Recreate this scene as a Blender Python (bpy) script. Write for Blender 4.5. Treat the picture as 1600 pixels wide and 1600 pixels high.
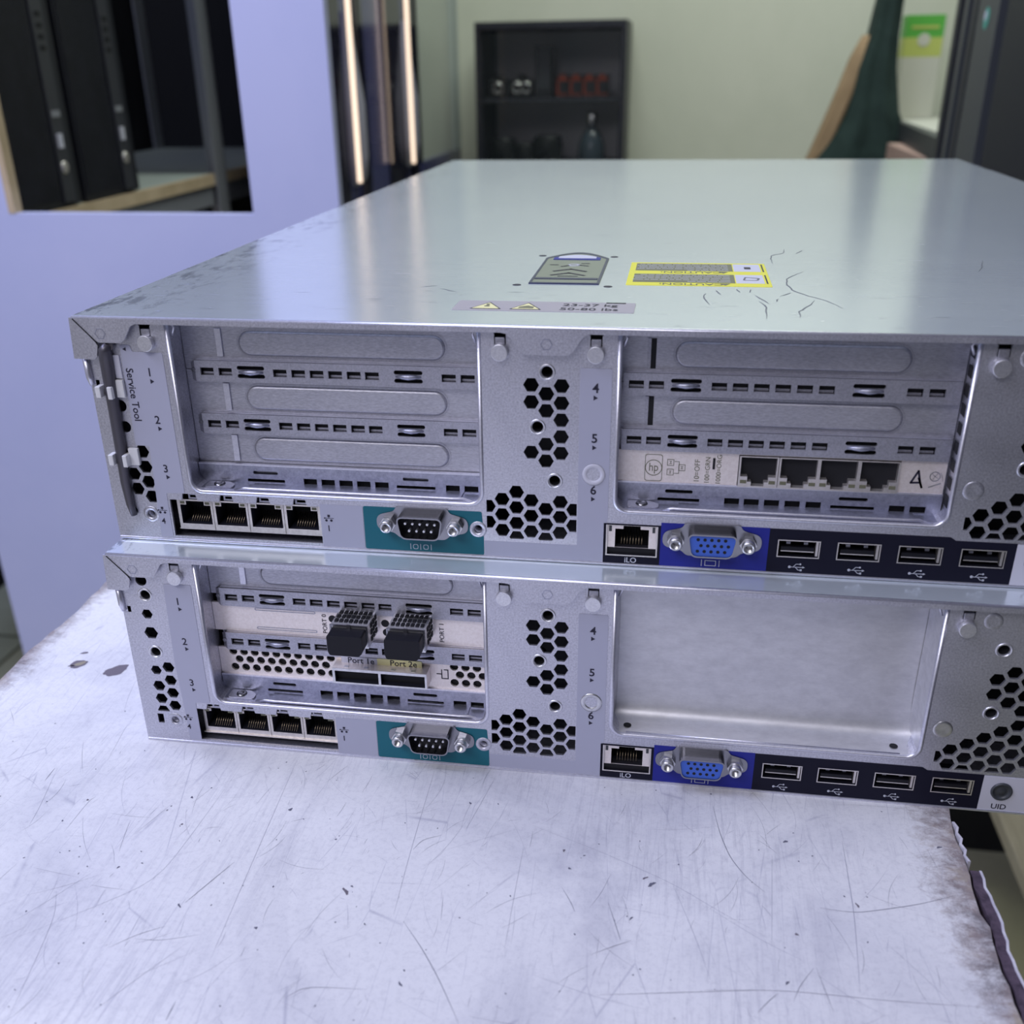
import bpy, bmesh, math, random
from mathutils import Vector, Matrix
from mathutils.geometry import tessellate_polygon

for _o in list(bpy.data.objects):
    bpy.data.objects.remove(_o, do_unlink=True)
SC = bpy.context.scene
COL = SC.collection
MM = 0.001
FZ = 0.8367          # world height of the upper server's underside (the table top is 0.75)
random.seed(4)

# ------------------------------------------------------------------ camera
cd = bpy.data.cameras.new('camera')
cam = bpy.data.objects.new('camera', cd)
COL.objects.link(cam)
cd.sensor_width = 36.0
cd.lens = 1607.96 / 1600 * 36.0
cd.shift_x = 0.00929
cd.shift_y = 0.05946
cd.clip_start = 0.01
RT = [[0.9872, 0.0573, -0.1491], [0.1591, -0.4374, 0.8851], [-0.0145, -0.8974, -0.4409]]
M = Matrix(((RT[0][0], -RT[0][1], -RT[0][2]), (RT[1][0], -RT[1][1], -RT[1][2]), (RT[2][0], -RT[2][1], -RT[2][2])))
M = M.to_quaternion().normalized().to_matrix()
cam.matrix_world = Matrix.Translation((0.20978, -0.33891, FZ + 0.16299)) @ M.to_4x4()
cd.dof.use_dof = True
cd.dof.focus_distance = 0.40
cd.dof.aperture_fstop = 12.0
SC.camera = cam

# ------------------------------------------------------------------ world, lamps, exposure
w = bpy.data.worlds.new('world'); SC.world = w; w.use_nodes = True
bg = w.node_tree.nodes['Background']
bg.inputs[0].default_value = (0.64, 0.64, 0.74, 1)
bg.inputs[1].default_value = 0.40
SC.view_settings.view_transform = 'Standard'
SC.view_settings.look = 'None'
SC.view_settings.gamma = 1.0
SC.view_settings.use_curve_mapping = False
SC.view_settings.exposure = 0.0

def area(name, loc, target, sx, sy, power, col):
    l = bpy.data.lights.new(name, 'AREA'); l.shape = 'RECTANGLE'
    l.size = sx; l.size_y = sy; l.energy = power; l.color = col
    o = bpy.data.objects.new(name, l); COL.objects.link(o)
    o.location = loc
    o.rotation_euler = (Vector(target) - Vector(loc)).to_track_quat('-Z', 'Y').to_euler()
    return o
area('ceiling_lamp_cool', (-0.95, -0.05, 2.2), (0.0, 0.3, 0.75), 1.3, 0.5, 25, (0.60, 0.66, 1.0))
area('ceiling_lamp_front', (-0.45, -1.4, 2.3), (0.15, 0.0, 0.85), 1.4, 0.6, 17, (0.94, 0.92, 1.0))
area('ceiling_lamp_back', (0.4, 1.6, 2.75), (0.4, 2.3, 1.2), 1.6, 0.5, 34, (0.92, 1.0, 0.90))

# ------------------------------------------------------------------ materials
def nodes_of(name):
    m = bpy.data.materials.new(name); m.use_nodes = True
    nt = m.node_tree
    return m, nt, nt.nodes['Principled BSDF']
def mat(name, col, rough=0.5, metal=0.0, emit=None, es=0.0, spec=None, alpha=None, trans=None):
    m, nt, b = nodes_of(name)
    b.inputs['Base Color'].default_value = (*col, 1)
    b.inputs['Roughness'].default_value = rough
    b.inputs['Metallic'].default_value = metal
    if emit:
        b.inputs['Emission Color'].default_value = (*emit, 1); b.inputs['Emission Strength'].default_value = es
    if spec is not None: b.inputs['Specular IOR Level'].default_value = spec
    if trans: b.inputs['Transmission Weight'].default_value = trans
    if alpha is not None: b.inputs['Alpha'].default_value = alpha
    return m
def N(nt, typ, **kw):
    n = nt.nodes.new(typ)
    for k, v in kw.items():
        if k in n.inputs: n.inputs[k].default_value = v
        else: setattr(n, k, v)
    return n
def ramp(nt, src, stops):
    r = nt.nodes.new('ShaderNodeValToRGB'); nt.links.new(src, r.inputs[0])
    e = r.color_ramp.elements
    while len(e) < len(stops): e.new(0.5)
    for i, (p, c) in enumerate(stops):
        e[i].position = p; e[i].color = (*c, 1) if len(c) == 3 else c
    return r.outputs[0]
def coord(nt, scale=(1, 1, 1), rot=(0, 0, 0), loc=(0, 0, 0)):
    tc = nt.nodes.new('ShaderNodeTexCoord'); mp = nt.nodes.new('ShaderNodeMapping')
    nt.links.new(tc.outputs['Object'], mp.inputs[0])
    mp.inputs['Scale'].default_value = scale; mp.inputs['Rotation'].default_value = rot; mp.inputs['Location'].default_value = loc
    return mp.outputs[0]
def noise(nt, vec, scale, detail=4, rough=0.6, dist=0.0):
    n = nt.nodes.new('ShaderNodeTexNoise'); nt.links.new(vec, n.inputs['Vector'])
    n.inputs['Scale'].default_value = scale; n.inputs['Detail'].default_value = detail
    n.inputs['Roughness'].default_value = rough; n.inputs['Distortion'].default_value = dist
    return n.outputs[0]
def mixc(nt, fac, a, b, typ='MIX'):
    n = nt.nodes.new('ShaderNodeMix'); n.data_type = 'RGBA'; n.blend_type = typ
    for s, v in ((n.inputs[0], fac), (n.inputs[6], a), (n.inputs[7], b)):
        if hasattr(v, 'links') or hasattr(v, 'is_linked'): nt.links.new(v, s)
        elif isinstance(v, (int, float)): s.default_value = v
        else: s.default_value = (*v, 1)
    return n.outputs[2]
def mathn(nt, op, a, b=0.0, c=None):
    n = nt.nodes.new('ShaderNodeMath'); n.operation = op
    for i, v in enumerate((a, b) if c is None else (a, b, c)):
        if hasattr(v, 'is_linked'): nt.links.new(v, n.inputs[i])
        else: n.inputs[i].default_value = v
    return n.outputs[0]

def steel(name, c0, c1, rough, metal=0.85, grain=900, stretch=(1, 1, 1), bump=0.02, r_var=0.1, blotch=12, aniso=0.0):
    m, nt, b = nodes_of(name)
    v = coord(nt, stretch)
    n1 = noise(nt, v, grain, 3, 0.7)
    n2 = noise(nt, coord(nt), blotch, 4, 0.6, 0.5)
    f = mathn(nt, 'MULTIPLY_ADD', n1, 0.6, mathn(nt, 'MULTIPLY', n2, 0.4))
    nt.links.new(ramp(nt, f, [(0.36, c0), (0.64, c1)]), b.inputs['Base Color'])
    b.inputs['Metallic'].default_value = metal
    nt.links.new(mathn(nt, 'MULTIPLY_ADD', n2, r_var * 2, rough - r_var), b.inputs['Roughness'])
    if aniso: b.inputs['Anisotropic'].default_value = aniso
    if bump:
        bp = nt.nodes.new('ShaderNodeBump'); bp.inputs['Strength'].default_value = bump * 10; bp.inputs['Distance'].default_value = 0.0002
        nt.links.new(n1, bp.inputs['Height']); nt.links.new(bp.outputs[0], b.inputs['Normal'])
    return m

PANEL = steel('galvanised_panel_steel', (0.42, 0.42, 0.49), (0.72, 0.72, 0.80), 0.42, 0.85, 1400, (1, 1, 1), 0.03)
COVER = steel('slot_cover_steel', (0.38, 0.38, 0.44), (0.60, 0.60, 0.67), 0.42, 0.75, 1200, (0.5, 1, 2), 0.02)
BAND = steel('slot_band_steel', (0.34, 0.34, 0.40), (0.52, 0.52, 0.60), 0.42, 0.75, 1500, (1, 1, 1), 0.02)
EDGE = steel('rolled_edge_steel', (0.62, 0.62, 0.72), (0.78, 0.78, 0.88), 0.34, 0.85, 900, (1, 1, 1), 0.0)
SIDE = steel('chassis_side_steel', (0.30, 0.31, 0.40), (0.48, 0.49, 0.60), 0.40, 0.8, 700)
BRIGHT = steel('bright_nickel', (0.55, 0.55, 0.57), (0.75, 0.75, 0.78), 0.28, 0.9, 500, (1, 1, 1), 0.0, 0.04)
CHROME = mat('polished_connector_metal', (0.30, 0.30, 0.33), 0.24, 1.0)
PINM = steel('pin_head_metal', (0.6, 0.6, 0.66), (0.8, 0.8, 0.85), 0.35, 0.8, 1500)
BLANK = steel('blank_plate_steel', (0.60, 0.60, 0.64), (0.74, 0.74, 0.78), 0.44, 0.7, 300, (0.5, 1, 1), 0.004, 0.04)
IVORY = steel('card_bracket_nickel', (0.80, 0.72, 0.69), (0.93, 0.86, 0.84), 0.34, 0.5, 900, (1, 1, 1), 0.01, 0.05)
JACKM = steel('jack_shield_metal', (0.62, 0.58, 0.56), (0.78, 0.74, 0.72), 0.35, 0.8, 600, (1, 1, 1), 0.0)
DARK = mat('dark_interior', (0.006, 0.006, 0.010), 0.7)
BLACK = mat('black_plastic', (0.008, 0.008, 0.013), 0.45, spec=0.25)
BLACKS = mat('black_print', (0.015, 0.013, 0.035), 0.55)
STRIP = mat('black_label_film', (0.007, 0.007, 0.020), 0.6, spec=0.2)
BLUEL = mat('blue_painted_reflection', (0.016, 0.022, 0.27), 0.42, spec=0.3)
TEAL = mat('teal_label_film', (0.010, 0.135, 0.185), 0.42, spec=0.3)
LABEL = mat('grey_label_film', (0.44, 0.45, 0.57), 0.50, spec=0.35)
LABELP = mat('pale_painted_reflection', (0.62, 0.62, 0.72), 0.5)
WHITEP = mat('white_print', (0.60, 0.62, 0.72), 0.5)
VGAB = mat('blue_connector_plastic', (0.045, 0.13, 0.60), 0.38)
GOLD = mat('gold_contact', (0.30, 0.24, 0.17), 0.3, 1.0)
TOOLM = mat('grey_tool_steel', (0.11, 0.105, 0.125), 0.38, 0.6)
CLIPM = mat('white_nylon_clip', (0.72, 0.72, 0.74), 0.45)
YEL = mat('yellow_label', (0.80, 0.76, 0.06), 0.5)
OLIVE = mat('olive_print', (0.16, 0.16, 0.10), 0.5)
PINKG = mat('greyish_pink_label', (0.40, 0.37, 0.40), 0.45)
PYEL = mat('pale_yellow_print', (0.85, 0.80, 0.42), 0.5)
BADGE = mat('badge_olive_face', (0.27, 0.30, 0.24), 0.3, 0.3)
NAVYF = mat('badge_navy_rim', (0.02, 0.025, 0.09), 0.3)
SCRIB = mat('pencil_scratch', (0.14, 0.15, 0.17), 0.6)

def lid_mat():
    m, nt, b = nodes_of('satin_zinc_lid')
    v = coord(nt, (1, 1, 1))
    n2 = noise(nt, v, 7, 5, 0.6, 0.6)
    fine = noise(nt, coord(nt, (1, 6, 1)), 500, 3, 0.7)
    brush = noise(nt, coord(nt, (3, 110, 1)), 9, 5, 0.7)
    f = mathn(nt, 'MULTIPLY_ADD', fine, 0.35, mathn(nt, 'MULTIPLY', n2, 0.65))
    c = ramp(nt, f, [(0.38, (0.76, 0.83, 0.88)), (0.62, (0.83, 0.90, 0.94))])
    # worn, scraped rim near the rear-left corner and the rear edge (object space)
    tc = nt.nodes.new('ShaderNodeTexCoord'); sx = nt.nodes.new('ShaderNodeSeparateXYZ'); nt.links.new(tc.outputs['Object'], sx.inputs[0])
    edge = mathn(nt, 'SUBTRACT', 1.0, mathn(nt, 'DIVIDE', sx.outputs[0], 0.035))
    wn = noise(nt, coord(nt, (1, 0.35, 1)), 160, 5, 0.75)
    wear = mathn(nt, 'MULTIPLY', mathn(nt, 'MAXIMUM', edge, 0.0), ramp(nt, wn, [(0.52, (0, 0, 0)), (0.6, (1, 1, 1))]))
    c = mixc(nt, mathn(nt, 'MULTIPLY', wear, 0.7), c, (0.15, 0.16, 0.2))
    nt.links.new(c, b.inputs['Base Color'])
    b.inputs['Metallic'].default_value = 0.58
    nt.links.new(mathn(nt, 'MULTIPLY_ADD', brush, 0.10, 0.13), b.inputs['Roughness'])
    bp = nt.nodes.new('ShaderNodeBump'); bp.inputs['Strength'].default_value = 0.05; bp.inputs['Distance'].default_value = 0.0002
    nt.links.new(mathn(nt, 'ADD', fine, mathn(nt, 'MULTIPLY', n2, 2.0)), bp.inputs['Height']); nt.links.new(bp.outputs[0], b.inputs['Normal'])
    return m
LID = lid_mat()

def table_mat():
    m, nt, b = nodes_of('worn_white_laminate')
    v = coord(nt)
    tc = nt.nodes.new('ShaderNodeTexCoord'); s = nt.nodes.new('ShaderNodeSeparateXYZ'); nt.links.new(tc.outputs['Object'], s.inputs[0])
    base = ramp(nt, noise(nt, v, 9, 6, 0.65, 0.4), [(0.3, (0.60, 0.60, 0.645)), (0.5, (0.79, 0.785, 0.80)), (0.7, (0.84, 0.835, 0.84))])
    col = base
    fine = ramp(nt, noise(nt, v, 420, 6, 0.85, 0.2), [(0.34, (0.52, 0.52, 0.57)), (0.52, (1, 1, 1))])
    col = mixc(nt, 0.30, col, fine, 'MULTIPLY')
    brush = ramp(nt, noise(nt, coord(nt, (1, 0.06, 1), (0, 0, -0.5)), 520, 5, 0.75), [(0.40, (0.55, 0.55, 0.62)), (0.50, (1, 1, 1))])
    col = mixc(nt, mathn(nt, 'MULTIPLY', ramp(nt, noise(nt, v, 11, 3), [(0.42, (0, 0, 0)), (0.62, (1, 1, 1))]), 0.30), col, brush, 'MULTIPLY')
    smudge = ramp(nt, noise(nt, coord(nt, (1, 0.35, 1), (0, 0, 0.15)), 18, 4, 0.6, 0.8), [(0.56, (1, 1, 1)), (0.72, (0.72, 0.72, 0.77))])
    col = mixc(nt, 0.7, col, smudge, 'MULTIPLY')
    speck = ramp(nt, noise(nt, v, 420, 5, 0.8), [(0.60, (0, 0, 0)), (0.74, (1, 1, 1))])
    blot = ramp(nt, noise(nt, v, 22, 4, 0.7, 0.6), [(0.45, (0, 0, 0)), (0.72, (1, 1, 1))])
    col = mixc(nt, mathn(nt, 'MULTIPLY', speck, mathn(nt, 'MULTIPLY_ADD', blot, 0.5, 0.16)), col, (0.36, 0.35, 0.42))
    # hairline scratches: thin edges of stretched, warped cells in three directions
    for i, (rot, st, sc, thr, k) in enumerate(((0.5, (1, 0.16, 1), 46, 0.0045, 0.5), (-0.9, (1, 0.12, 1), 33, 0.0036, 0.5), (0.12, (1, 0.1, 1), 60, 0.0054, 0.5), (1.35, (1, 0.14, 1), 30, 0.0036, 0.5))):
        vv = coord(nt, st, (0, 0, rot), (0.13 * i, 0.31 * i, 0))
        vo = nt.nodes.new('ShaderNodeTexVoronoi'); vo.feature = 'DISTANCE_TO_EDGE'; vo.inputs['Scale'].default_value = sc
        nt.links.new(vv, vo.inputs['Vector'])
        line = ramp(nt, vo.outputs[0], [(0.0, (1, 1, 1)), (thr, (0, 0, 0))])
        gate = ramp(nt, noise(nt, coord(nt, (1, 1, 1), (0, 0, 0), (3.1 * i, 1.7, 0)), 30, 3, 0.6), [(0.50, (0, 0, 0)), (0.60, (1, 1, 1))])
        col = mixc(nt, mathn(nt, 'MULTIPLY', mathn(nt, 'MULTIPLY', line, gate), k), col, (0.33, 0.33, 0.42))
    # brown wear creeping in from the two long edges (x = 0 and x = 0.408)
    wn = noise(nt, coord(nt, (0.7, 1, 1)), 170, 7, 0.85, 0.3)
    wide = noise(nt, v, 14, 3, 0.6)
    for e0, sgn, wid in ((0.408, -1, 0.015), (0.0, 1, 0.011)):
        d = mathn(nt, 'MULTIPLY', mathn(nt, 'SUBTRACT', s.outputs[0], e0), sgn)
        a = mathn(nt, 'SUBTRACT', mathn(nt, 'MULTIPLY', wide, wid * 2.0), d)
        a = mathn(nt, 'ADD', mathn(nt, 'DIVIDE', a, wid * 1.6), mathn(nt, 'MULTIPLY', mathn(nt, 'SUBTRACT', wn, 0.5), 2.2))
        a = ramp(nt, a, [(0.10, (0, 0, 0)), (0.75, (1, 1, 1))])
        bc = ramp(nt, noise(nt, v, 60, 4, 0.7), [(0.35, (0.09, 0.065, 0.07)), (0.55, (0.24, 0.18, 0.17)), (0.72, (0.40, 0.33, 0.23))])
        col = mixc(nt, mathn(nt, 'MULTIPLY', a, 0.85), col, bc)
    nt.links.new(col, b.inputs['Base Color'])
    b.inputs['Roughness'].default_value = 0.42
    bp = nt.nodes.new('ShaderNodeBump'); bp.inputs['Strength'].default_value = 0.1; bp.inputs['Distance'].default_value = 0.0005
    nt.links.new(noise(nt, v, 200, 4, 0.7), bp.inputs['Height']); nt.links.new(bp.outputs[0], b.inputs['Normal'])
    return m
TABLE = table_mat()
SCR = mat('dark_scratch', (0.13, 0.13, 0.18), 0.7)
SCRP = mat('pale_scratch', (0.36, 0.36, 0.43), 0.7)
BURN = mat('brown_gouge', (0.16, 0.14, 0.17), 0.8)
BURN2 = mat('gouge_core', (0.30, 0.27, 0.20), 0.8)

def noisy(name, c0, c1, scale, rough=0.6, stretch=(1, 1, 1), metal=0.0, detail=5):
    m, nt, b = nodes_of(name)
    nt.links.new(ramp(nt, noise(nt, coord(nt, stretch), scale, detail, 0.65, 0.3), [(0.32, c0), (0.68, c1)]), b.inputs['Base Color'])
    b.inputs['Roughness'].default_value = rough; b.inputs['Metallic'].default_value = metal
    return m
CHIP = noisy('exposed_purple_brown_edge', (0.03, 0.02, 0.035), (0.12, 0.085, 0.12), 220, 0.8)
CHIPW = noisy('chipped_white_rim', (0.50, 0.48, 0.55), (0.72, 0.70, 0.76), 200, 0.6)
WALLV = noisy('violet_white_wall_paint', (0.50, 0.53, 0.80), (0.56, 0.58, 0.84), 3, 0.55)
WALLG = noisy('pale_green_wall_paint', (0.56, 0.58, 0.49), (0.64, 0.65, 0.56), 2, 0.6)
PINE = noisy('pine_shelf_wood', (0.50, 0.38, 0.24), (0.66, 0.52, 0.36), 16, 0.6, (8, 1, 1))
PALEWOOD = noisy('pale_wood', (0.50, 0.43, 0.32), (0.64, 0.57, 0.44), 12, 0.6, (8, 1, 1))
SHELFTOP = mat('grey_green_shelf_top', (0.42, 0.47, 0.45), 0.4)
GREYM = mat('grey_painted_steel', (0.30, 0.31, 0.35), 0.4, 0.2)
BLKM = noisy('black_painted_steel', (0.012, 0.013, 0.022), (0.022, 0.023, 0.036), 30, 0.45)
BLKT = mat('black_tower_plastic', (0.010, 0.011, 0.020), 0.5)
BLKG = mat('charcoal_strip_plastic', (0.035, 0.037, 0.05), 0.4)
NAVY = mat('glossy_navy_door', (0.075, 0.08, 0.21), 0.14, 0.2)
BLKGL = mat('glossy_black_frame', (0.008, 0.008, 0.02), 0.1, 0.0)
BRONZE = mat('bronze_trim', (0.10, 0.08, 0.10), 0.2, 0.6)
HGLOW = mat('handle_glow', (0.9, 0.85, 0.8), 0.3, 0.0, (1.0, 0.76, 0.58), 1.4)  # emission stands in for light mirrored in the door handles, no lamp
HHALO = mat('handle_halo', (0.36, 0.36, 0.46), 0.3, 0.1)  # pale base colour paints the bright halo on the handle's lower end
GLASS = mat('clear_glass', (0.85, 0.95, 0.9), 0.02, 0.0, alpha=0.16)
GLASSD = mat('smoked_glass', (0.05, 0.06, 0.07), 0.03, 0.0, alpha=0.12)
GREENB = mat('green_carton', (0.10, 0.42, 0.06), 0.5)
YELG = mat('lime_carton', (0.50, 0.56, 0.14), 0.5)
CREAM = mat('cream_carton', (0.58, 0.58, 0.50), 0.5)
WHITE = mat('white_board', (0.62, 0.62, 0.56), 0.5)
PINKB = mat('pinkish_carton', (0.50, 0.34, 0.30), 0.6)
GARM = noisy('dark_green_cloth', (0.008, 0.022, 0.020), (0.018, 0.040, 0.036), 20, 0.9)
TAN = noisy('tan_lining_cloth', (0.28, 0.19, 0.11), (0.36, 0.25, 0.15), 14, 0.9)
TEALS = mat('teal_sticker', (0.05, 0.36, 0.28), 0.4)
ORANGE = mat('orange_print', (0.34, 0.05, 0.015), 0.5)
LENS = mat('shiny_lens_rim', (0.8, 0.82, 0.78), 0.12, 1.0)
GREYB = mat('grey_cabinet_back', (0.78, 0.78, 0.80), 0.5)
BLKITEM = mat('black_device_plastic', (0.014, 0.016, 0.018), 0.35)
DARKG = mat('dark_grey_rack_face', (0.05, 0.055, 0.065), 0.4)
def floor_mat():
    m, nt, b = nodes_of('patterned_floor_tile')
    v = coord(nt, (1, 1, 1), (0, 0, 0.0), (0.02, 0.06, 0))
    br = nt.nodes.new('ShaderNodeTexBrick'); nt.links.new(v, br.inputs['Vector'])
    br.offset = 0.0
    br.inputs['Scale'].default_value = 1.0
    br.inputs['Brick Width'].default_value = 0.33; br.inputs['Row Height'].default_value = 0.33
    br.inputs['Mortar Size'].default_value = 0.004
    br.inputs['Color1'].default_value = (0.50, 0.56, 0.45, 1); br.inputs['Color2'].default_value = (0.66, 0.62, 0.42, 1)
    br.inputs['Mortar'].default_value = (0.10, 0.11, 0.07, 1)
    vo = nt.nodes.new('ShaderNodeTexVoronoi'); nt.links.new(v, vo.inputs['Vector']); vo.inputs['Scale'].default_value = 14
    f = ramp(nt, vo.outputs['Distance'], [(0.16, (1, 1, 1)), (0.22, (0, 0, 0))])
    c = mixc(nt, mathn(nt, 'MULTIPLY', f, 0.4), br.outputs[0], (0.26, 0.15, 0.07))
    c = mixc(nt, mathn(nt, 'MULTIPLY', noise(nt, v, 20), 0.4), c, (0.20, 0.20, 0.12))
    nt.links.new(c, b.inputs['Base Color']); b.inputs['Roughness'].default_value = 0.35
    return m
FLOOR = floor_mat()

# ------------------------------------------------------------------ geometry helpers (all in millimetres)
def rr(x0, x1, z0, z1, r, n=6):
    p = []
    for cx, cz, a0 in ((x1 - r, z1 - r, 0), (x0 + r, z1 - r, 90), (x0 + r, z0 + r, 180), (x1 - r, z0 + r, 270)):
        for i in range(n + 1):
            a = math.radians(a0 + 90 * i / n); p.append((cx + r * math.cos(a), cz + r * math.sin(a)))
    return p
def rect(x0, x1, z0, z1): return [(x0, z0), (x1, z0), (x1, z1), (x0, z1)]
def circ(cx, cz, r, n=24): return [(cx + r * math.cos(2 * math.pi * i / n), cz + r * math.sin(2 * math.pi * i / n)) for i in range(n)]
def hexa(cx, cz, r=2.75): return circ(cx, cz, r, 6)
def stadium(x0, x1, z0, z1, n=10): return rr(x0, x1, z0, z1, (z1 - z0) / 2 * 0.999, n)
def clip(poly, axis, lim, keep_less):
    out = []
    f = (lambda p: p[axis] <= lim) if keep_less else (lambda p: p[axis] >= lim)
    for i, a in enumerate(poly):
        b = poly[(i + 1) % len(poly)]
        if f(a): out.append(a)
        if f(a) != f(b):
            t = (lim - a[axis]) / (b[axis] - a[axis])
            out.append((a[0] + t * (b[0] - a[0]), a[1] + t * (b[1] - a[1])))
    return out
def dshape(cx, cz, w, h, slant=1.3, r=2.0):
    top = [(cx - w / 2, cz + h / 2), (cx + w / 2, cz + h / 2), (cx + w / 2 - slant, cz - h / 2), (cx - w / 2 + slant, cz - h / 2)]
    return fillet(top, r)
def fillet(pts, r, n=5):
    out = []
    m = len(pts)
    for i in range(m):
        p0, p1, p2 = Vector(pts[i - 1]), Vector(pts[i]), Vector(pts[(i + 1) % m])
        d0, d1 = (p0 - p1), (p2 - p1)
        rr_ = min(r, d0.length * 0.45, d1.length * 0.45)
        a, b = p1 + d0.normalized() * rr_, p1 + d1.normalized() * rr_
        for k in range(n + 1):
            t = k / n
            q = a * (1 - t) ** 2 + p1 * 2 * t * (1 - t) + b * t ** 2
            out.append((q.x, q.y))
    return out

class MB:
    def __init__(s): s.v = []; s.f = []; s.m = []; s.sm = []; s.mats = []
    def mi(s, m):
        if m not in s.mats: s.mats.append(m)
        return s.mats.index(m)
    def add(s, vs, fs, m, smooth=False):
        o = len(s.v); k = s.mi(m)
        s.v += [tuple(v) for v in vs]
        for f in fs: s.f.append([i + o for i in f]); s.m.append(k); s.sm.append(smooth)
        return s
    def box(s, x0, x1, y0, y1, z0, z1, m):
        vs = [(x, y, z) for x in (x0, x1) for y in (y0, y1) for z in (z0, z1)]
        return s.add(vs, [(0, 1, 3, 2), (4, 6, 7, 5), (0, 4, 5, 1), (2, 3, 7, 6), (0, 2, 6, 4), (1, 5, 7, 3)], m)
    def plate(s, outline, holes, d0, d1, m, plane='xz', walls=True, back=True, wm=None):
        loops = [outline] + list(holes)
        flat = [p for l in loops for p in l]
        tris = tessellate_polygon([[Vector((p[0], p[1], 0)) for p in l] for l in loops])
        def P(p, d):
            if plane == 'xz': return (p[0], d, p[1])
            if plane == 'xy': return (p[0], p[1], d)
            return (d, p[0], p[1])          # 'yz'
        s.add([P(p, d0) for p in flat], [tuple(t) for t in tris], m)
        if back: s.add([P(p, d1) for p in flat], [tuple(t) for t in tris], m)
        if walls:
            for l in loops:
                n = len(l)
                s.add([P(p, d0) for p in l] + [P(p, d1) for p in l], [(i, (i + 1) % n, n + (i + 1) % n, n + i) for i in range(n)], wm or m)
        return s
    def cyl(s, c, axis, r, h, m, n=24, r2=None, cap=True, smooth=True):
        r2 = r if r2 is None else r2
        A = {'x': ((0, 1, 0), (0, 0, 1), (1, 0, 0)), 'y': ((1, 0, 0), (0, 0, 1), (0, 1, 0)), 'z': ((1, 0, 0), (0, 1, 0), (0, 0, 1))}[axis]
        u, v, w_ = map(Vector, A); c = Vector(c)
        ring = lambda rad, d: [c + w_ * d + (u * math.cos(2 * math.pi * i / n) + v * math.sin(2 * math.pi * i / n)) * rad for i in range(n)]
        s.add(ring(r, 0) + ring(r2, h), [(i, (i + 1) % n, n + (i + 1) % n, n + i) for i in range(n)], m, smooth)
        if cap:
            s.add(ring(r, 0), [tuple(range(n))], m); s.add(ring(r2, h), [tuple(range(n))], m)
        return s
    def lathe(s, c, axis, prof, m, n=28):
        for (r0, d0), (r1, d1) in zip(prof, prof[1:]):
            A = {'x': ((0, 1, 0), (0, 0, 1), (1, 0, 0)), 'y': ((1, 0, 0), (0, 0, 1), (0, 1, 0)), 'z': ((1, 0, 0), (0, 1, 0), (0, 0, 1))}[axis]
            u, v, w_ = map(Vector, A); cc = Vector(c)
            ring = lambda rad, d: [cc + w_ * d + (u * math.cos(2 * math.pi * i / n) + v * math.sin(2 * math.pi * i / n)) * rad for i in range(n)]
            s.add(ring(r0, d0) + ring(r1, d1), [(i, (i + 1) % n, n + (i + 1) % n, n + i) for i in range(n)], m, True)
        return s
    def tube(s, pts, r, m, n=10, closed=False, flat=1.0):
        P = [Vector(p) for p in pts]; k = len(P); rings = []
        up = None
        for i in range(k):
            a = P[i - 1] if (i > 0 or closed) else P[i]; b = P[(i + 1) % k] if (i < k - 1 or closed) else P[i]
            t = (b - a).normalized()
            if up is None: up = Vector((0, 1, 0)) if abs(t.y) < 0.9 else Vector((0, 0, 1))
            u = (up - t * up.dot(t)).normalized(); v = t.cross(u)
            rad = r[i] if isinstance(r, (list, tuple)) else r
            rings.append([P[i] + (u * math.cos(2 * math.pi * j / n) * flat + v * math.sin(2 * math.pi * j / n)) * rad for j in range(n)])
        vs = [q for rg in rings for q in rg]; fs = []
        for i in range(k if closed else k - 1):
            a, b = i * n, ((i + 1) % k) * n
            fs += [(a + j, a + (j + 1) % n, b + (j + 1) % n, b + j) for j in range(n)]
        s.add(vs, fs, m, True)
        if not closed: s.add(rings[0], [tuple(range(n))], m); s.add(rings[-1], [tuple(range(n))], m)
        return s
    def text(s, txt, x, z, size, d, m, plane='xz', rot=0, align='CENTER', bold=0.0, sx=1.0):
        c = bpy.data.curves.new('t', 'FONT'); c.body = txt; c.size = size; c.align_x = align; c.align_y = 'CENTER'
        c.fill_mode = 'FRONT'; c.offset = bold; c.resolution_u = 3
        o = bpy.data.objects.new('t', c); COL.objects.link(o)
        me = bpy.data.meshes.new_from_object(o.evaluated_get(bpy.context.evaluated_depsgraph_get()))
        R_ = Matrix.Rotation(math.radians(rot), 2)
        vs = []
        for v in me.vertices:
            q = R_ @ Vector((v.co.x * sx, v.co.y))
            vs.append((x + q.x, d, z + q.y) if plane == 'xz' else (x + q.x, z + q.y, d) if plane == 'xy' else (d, x + q.x, z + q.y))
        s.add(vs, [tuple(p.vertices) for p in me.polygons], m)
        bpy.data.objects.remove(o); bpy.data.curves.remove(c); bpy.data.meshes.remove(me)
        return s
    def lines(s, segs, wd, d, m, plane='xz'):
        for a, b in segs:
            a, b = Vector(a), Vector(b); t = (b - a).normalized(); nn = Vector((-t.y, t.x)) * wd / 2; t = t * wd * 0.3
            q = [a - t + nn, b + t + nn, b + t - nn, a - t - nn]
            s.add([((p.x, d, p.y) if plane == 'xz' else (p.x, p.y, d)) for p in q], [(0, 1, 2, 3)], m)
        return s
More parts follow.
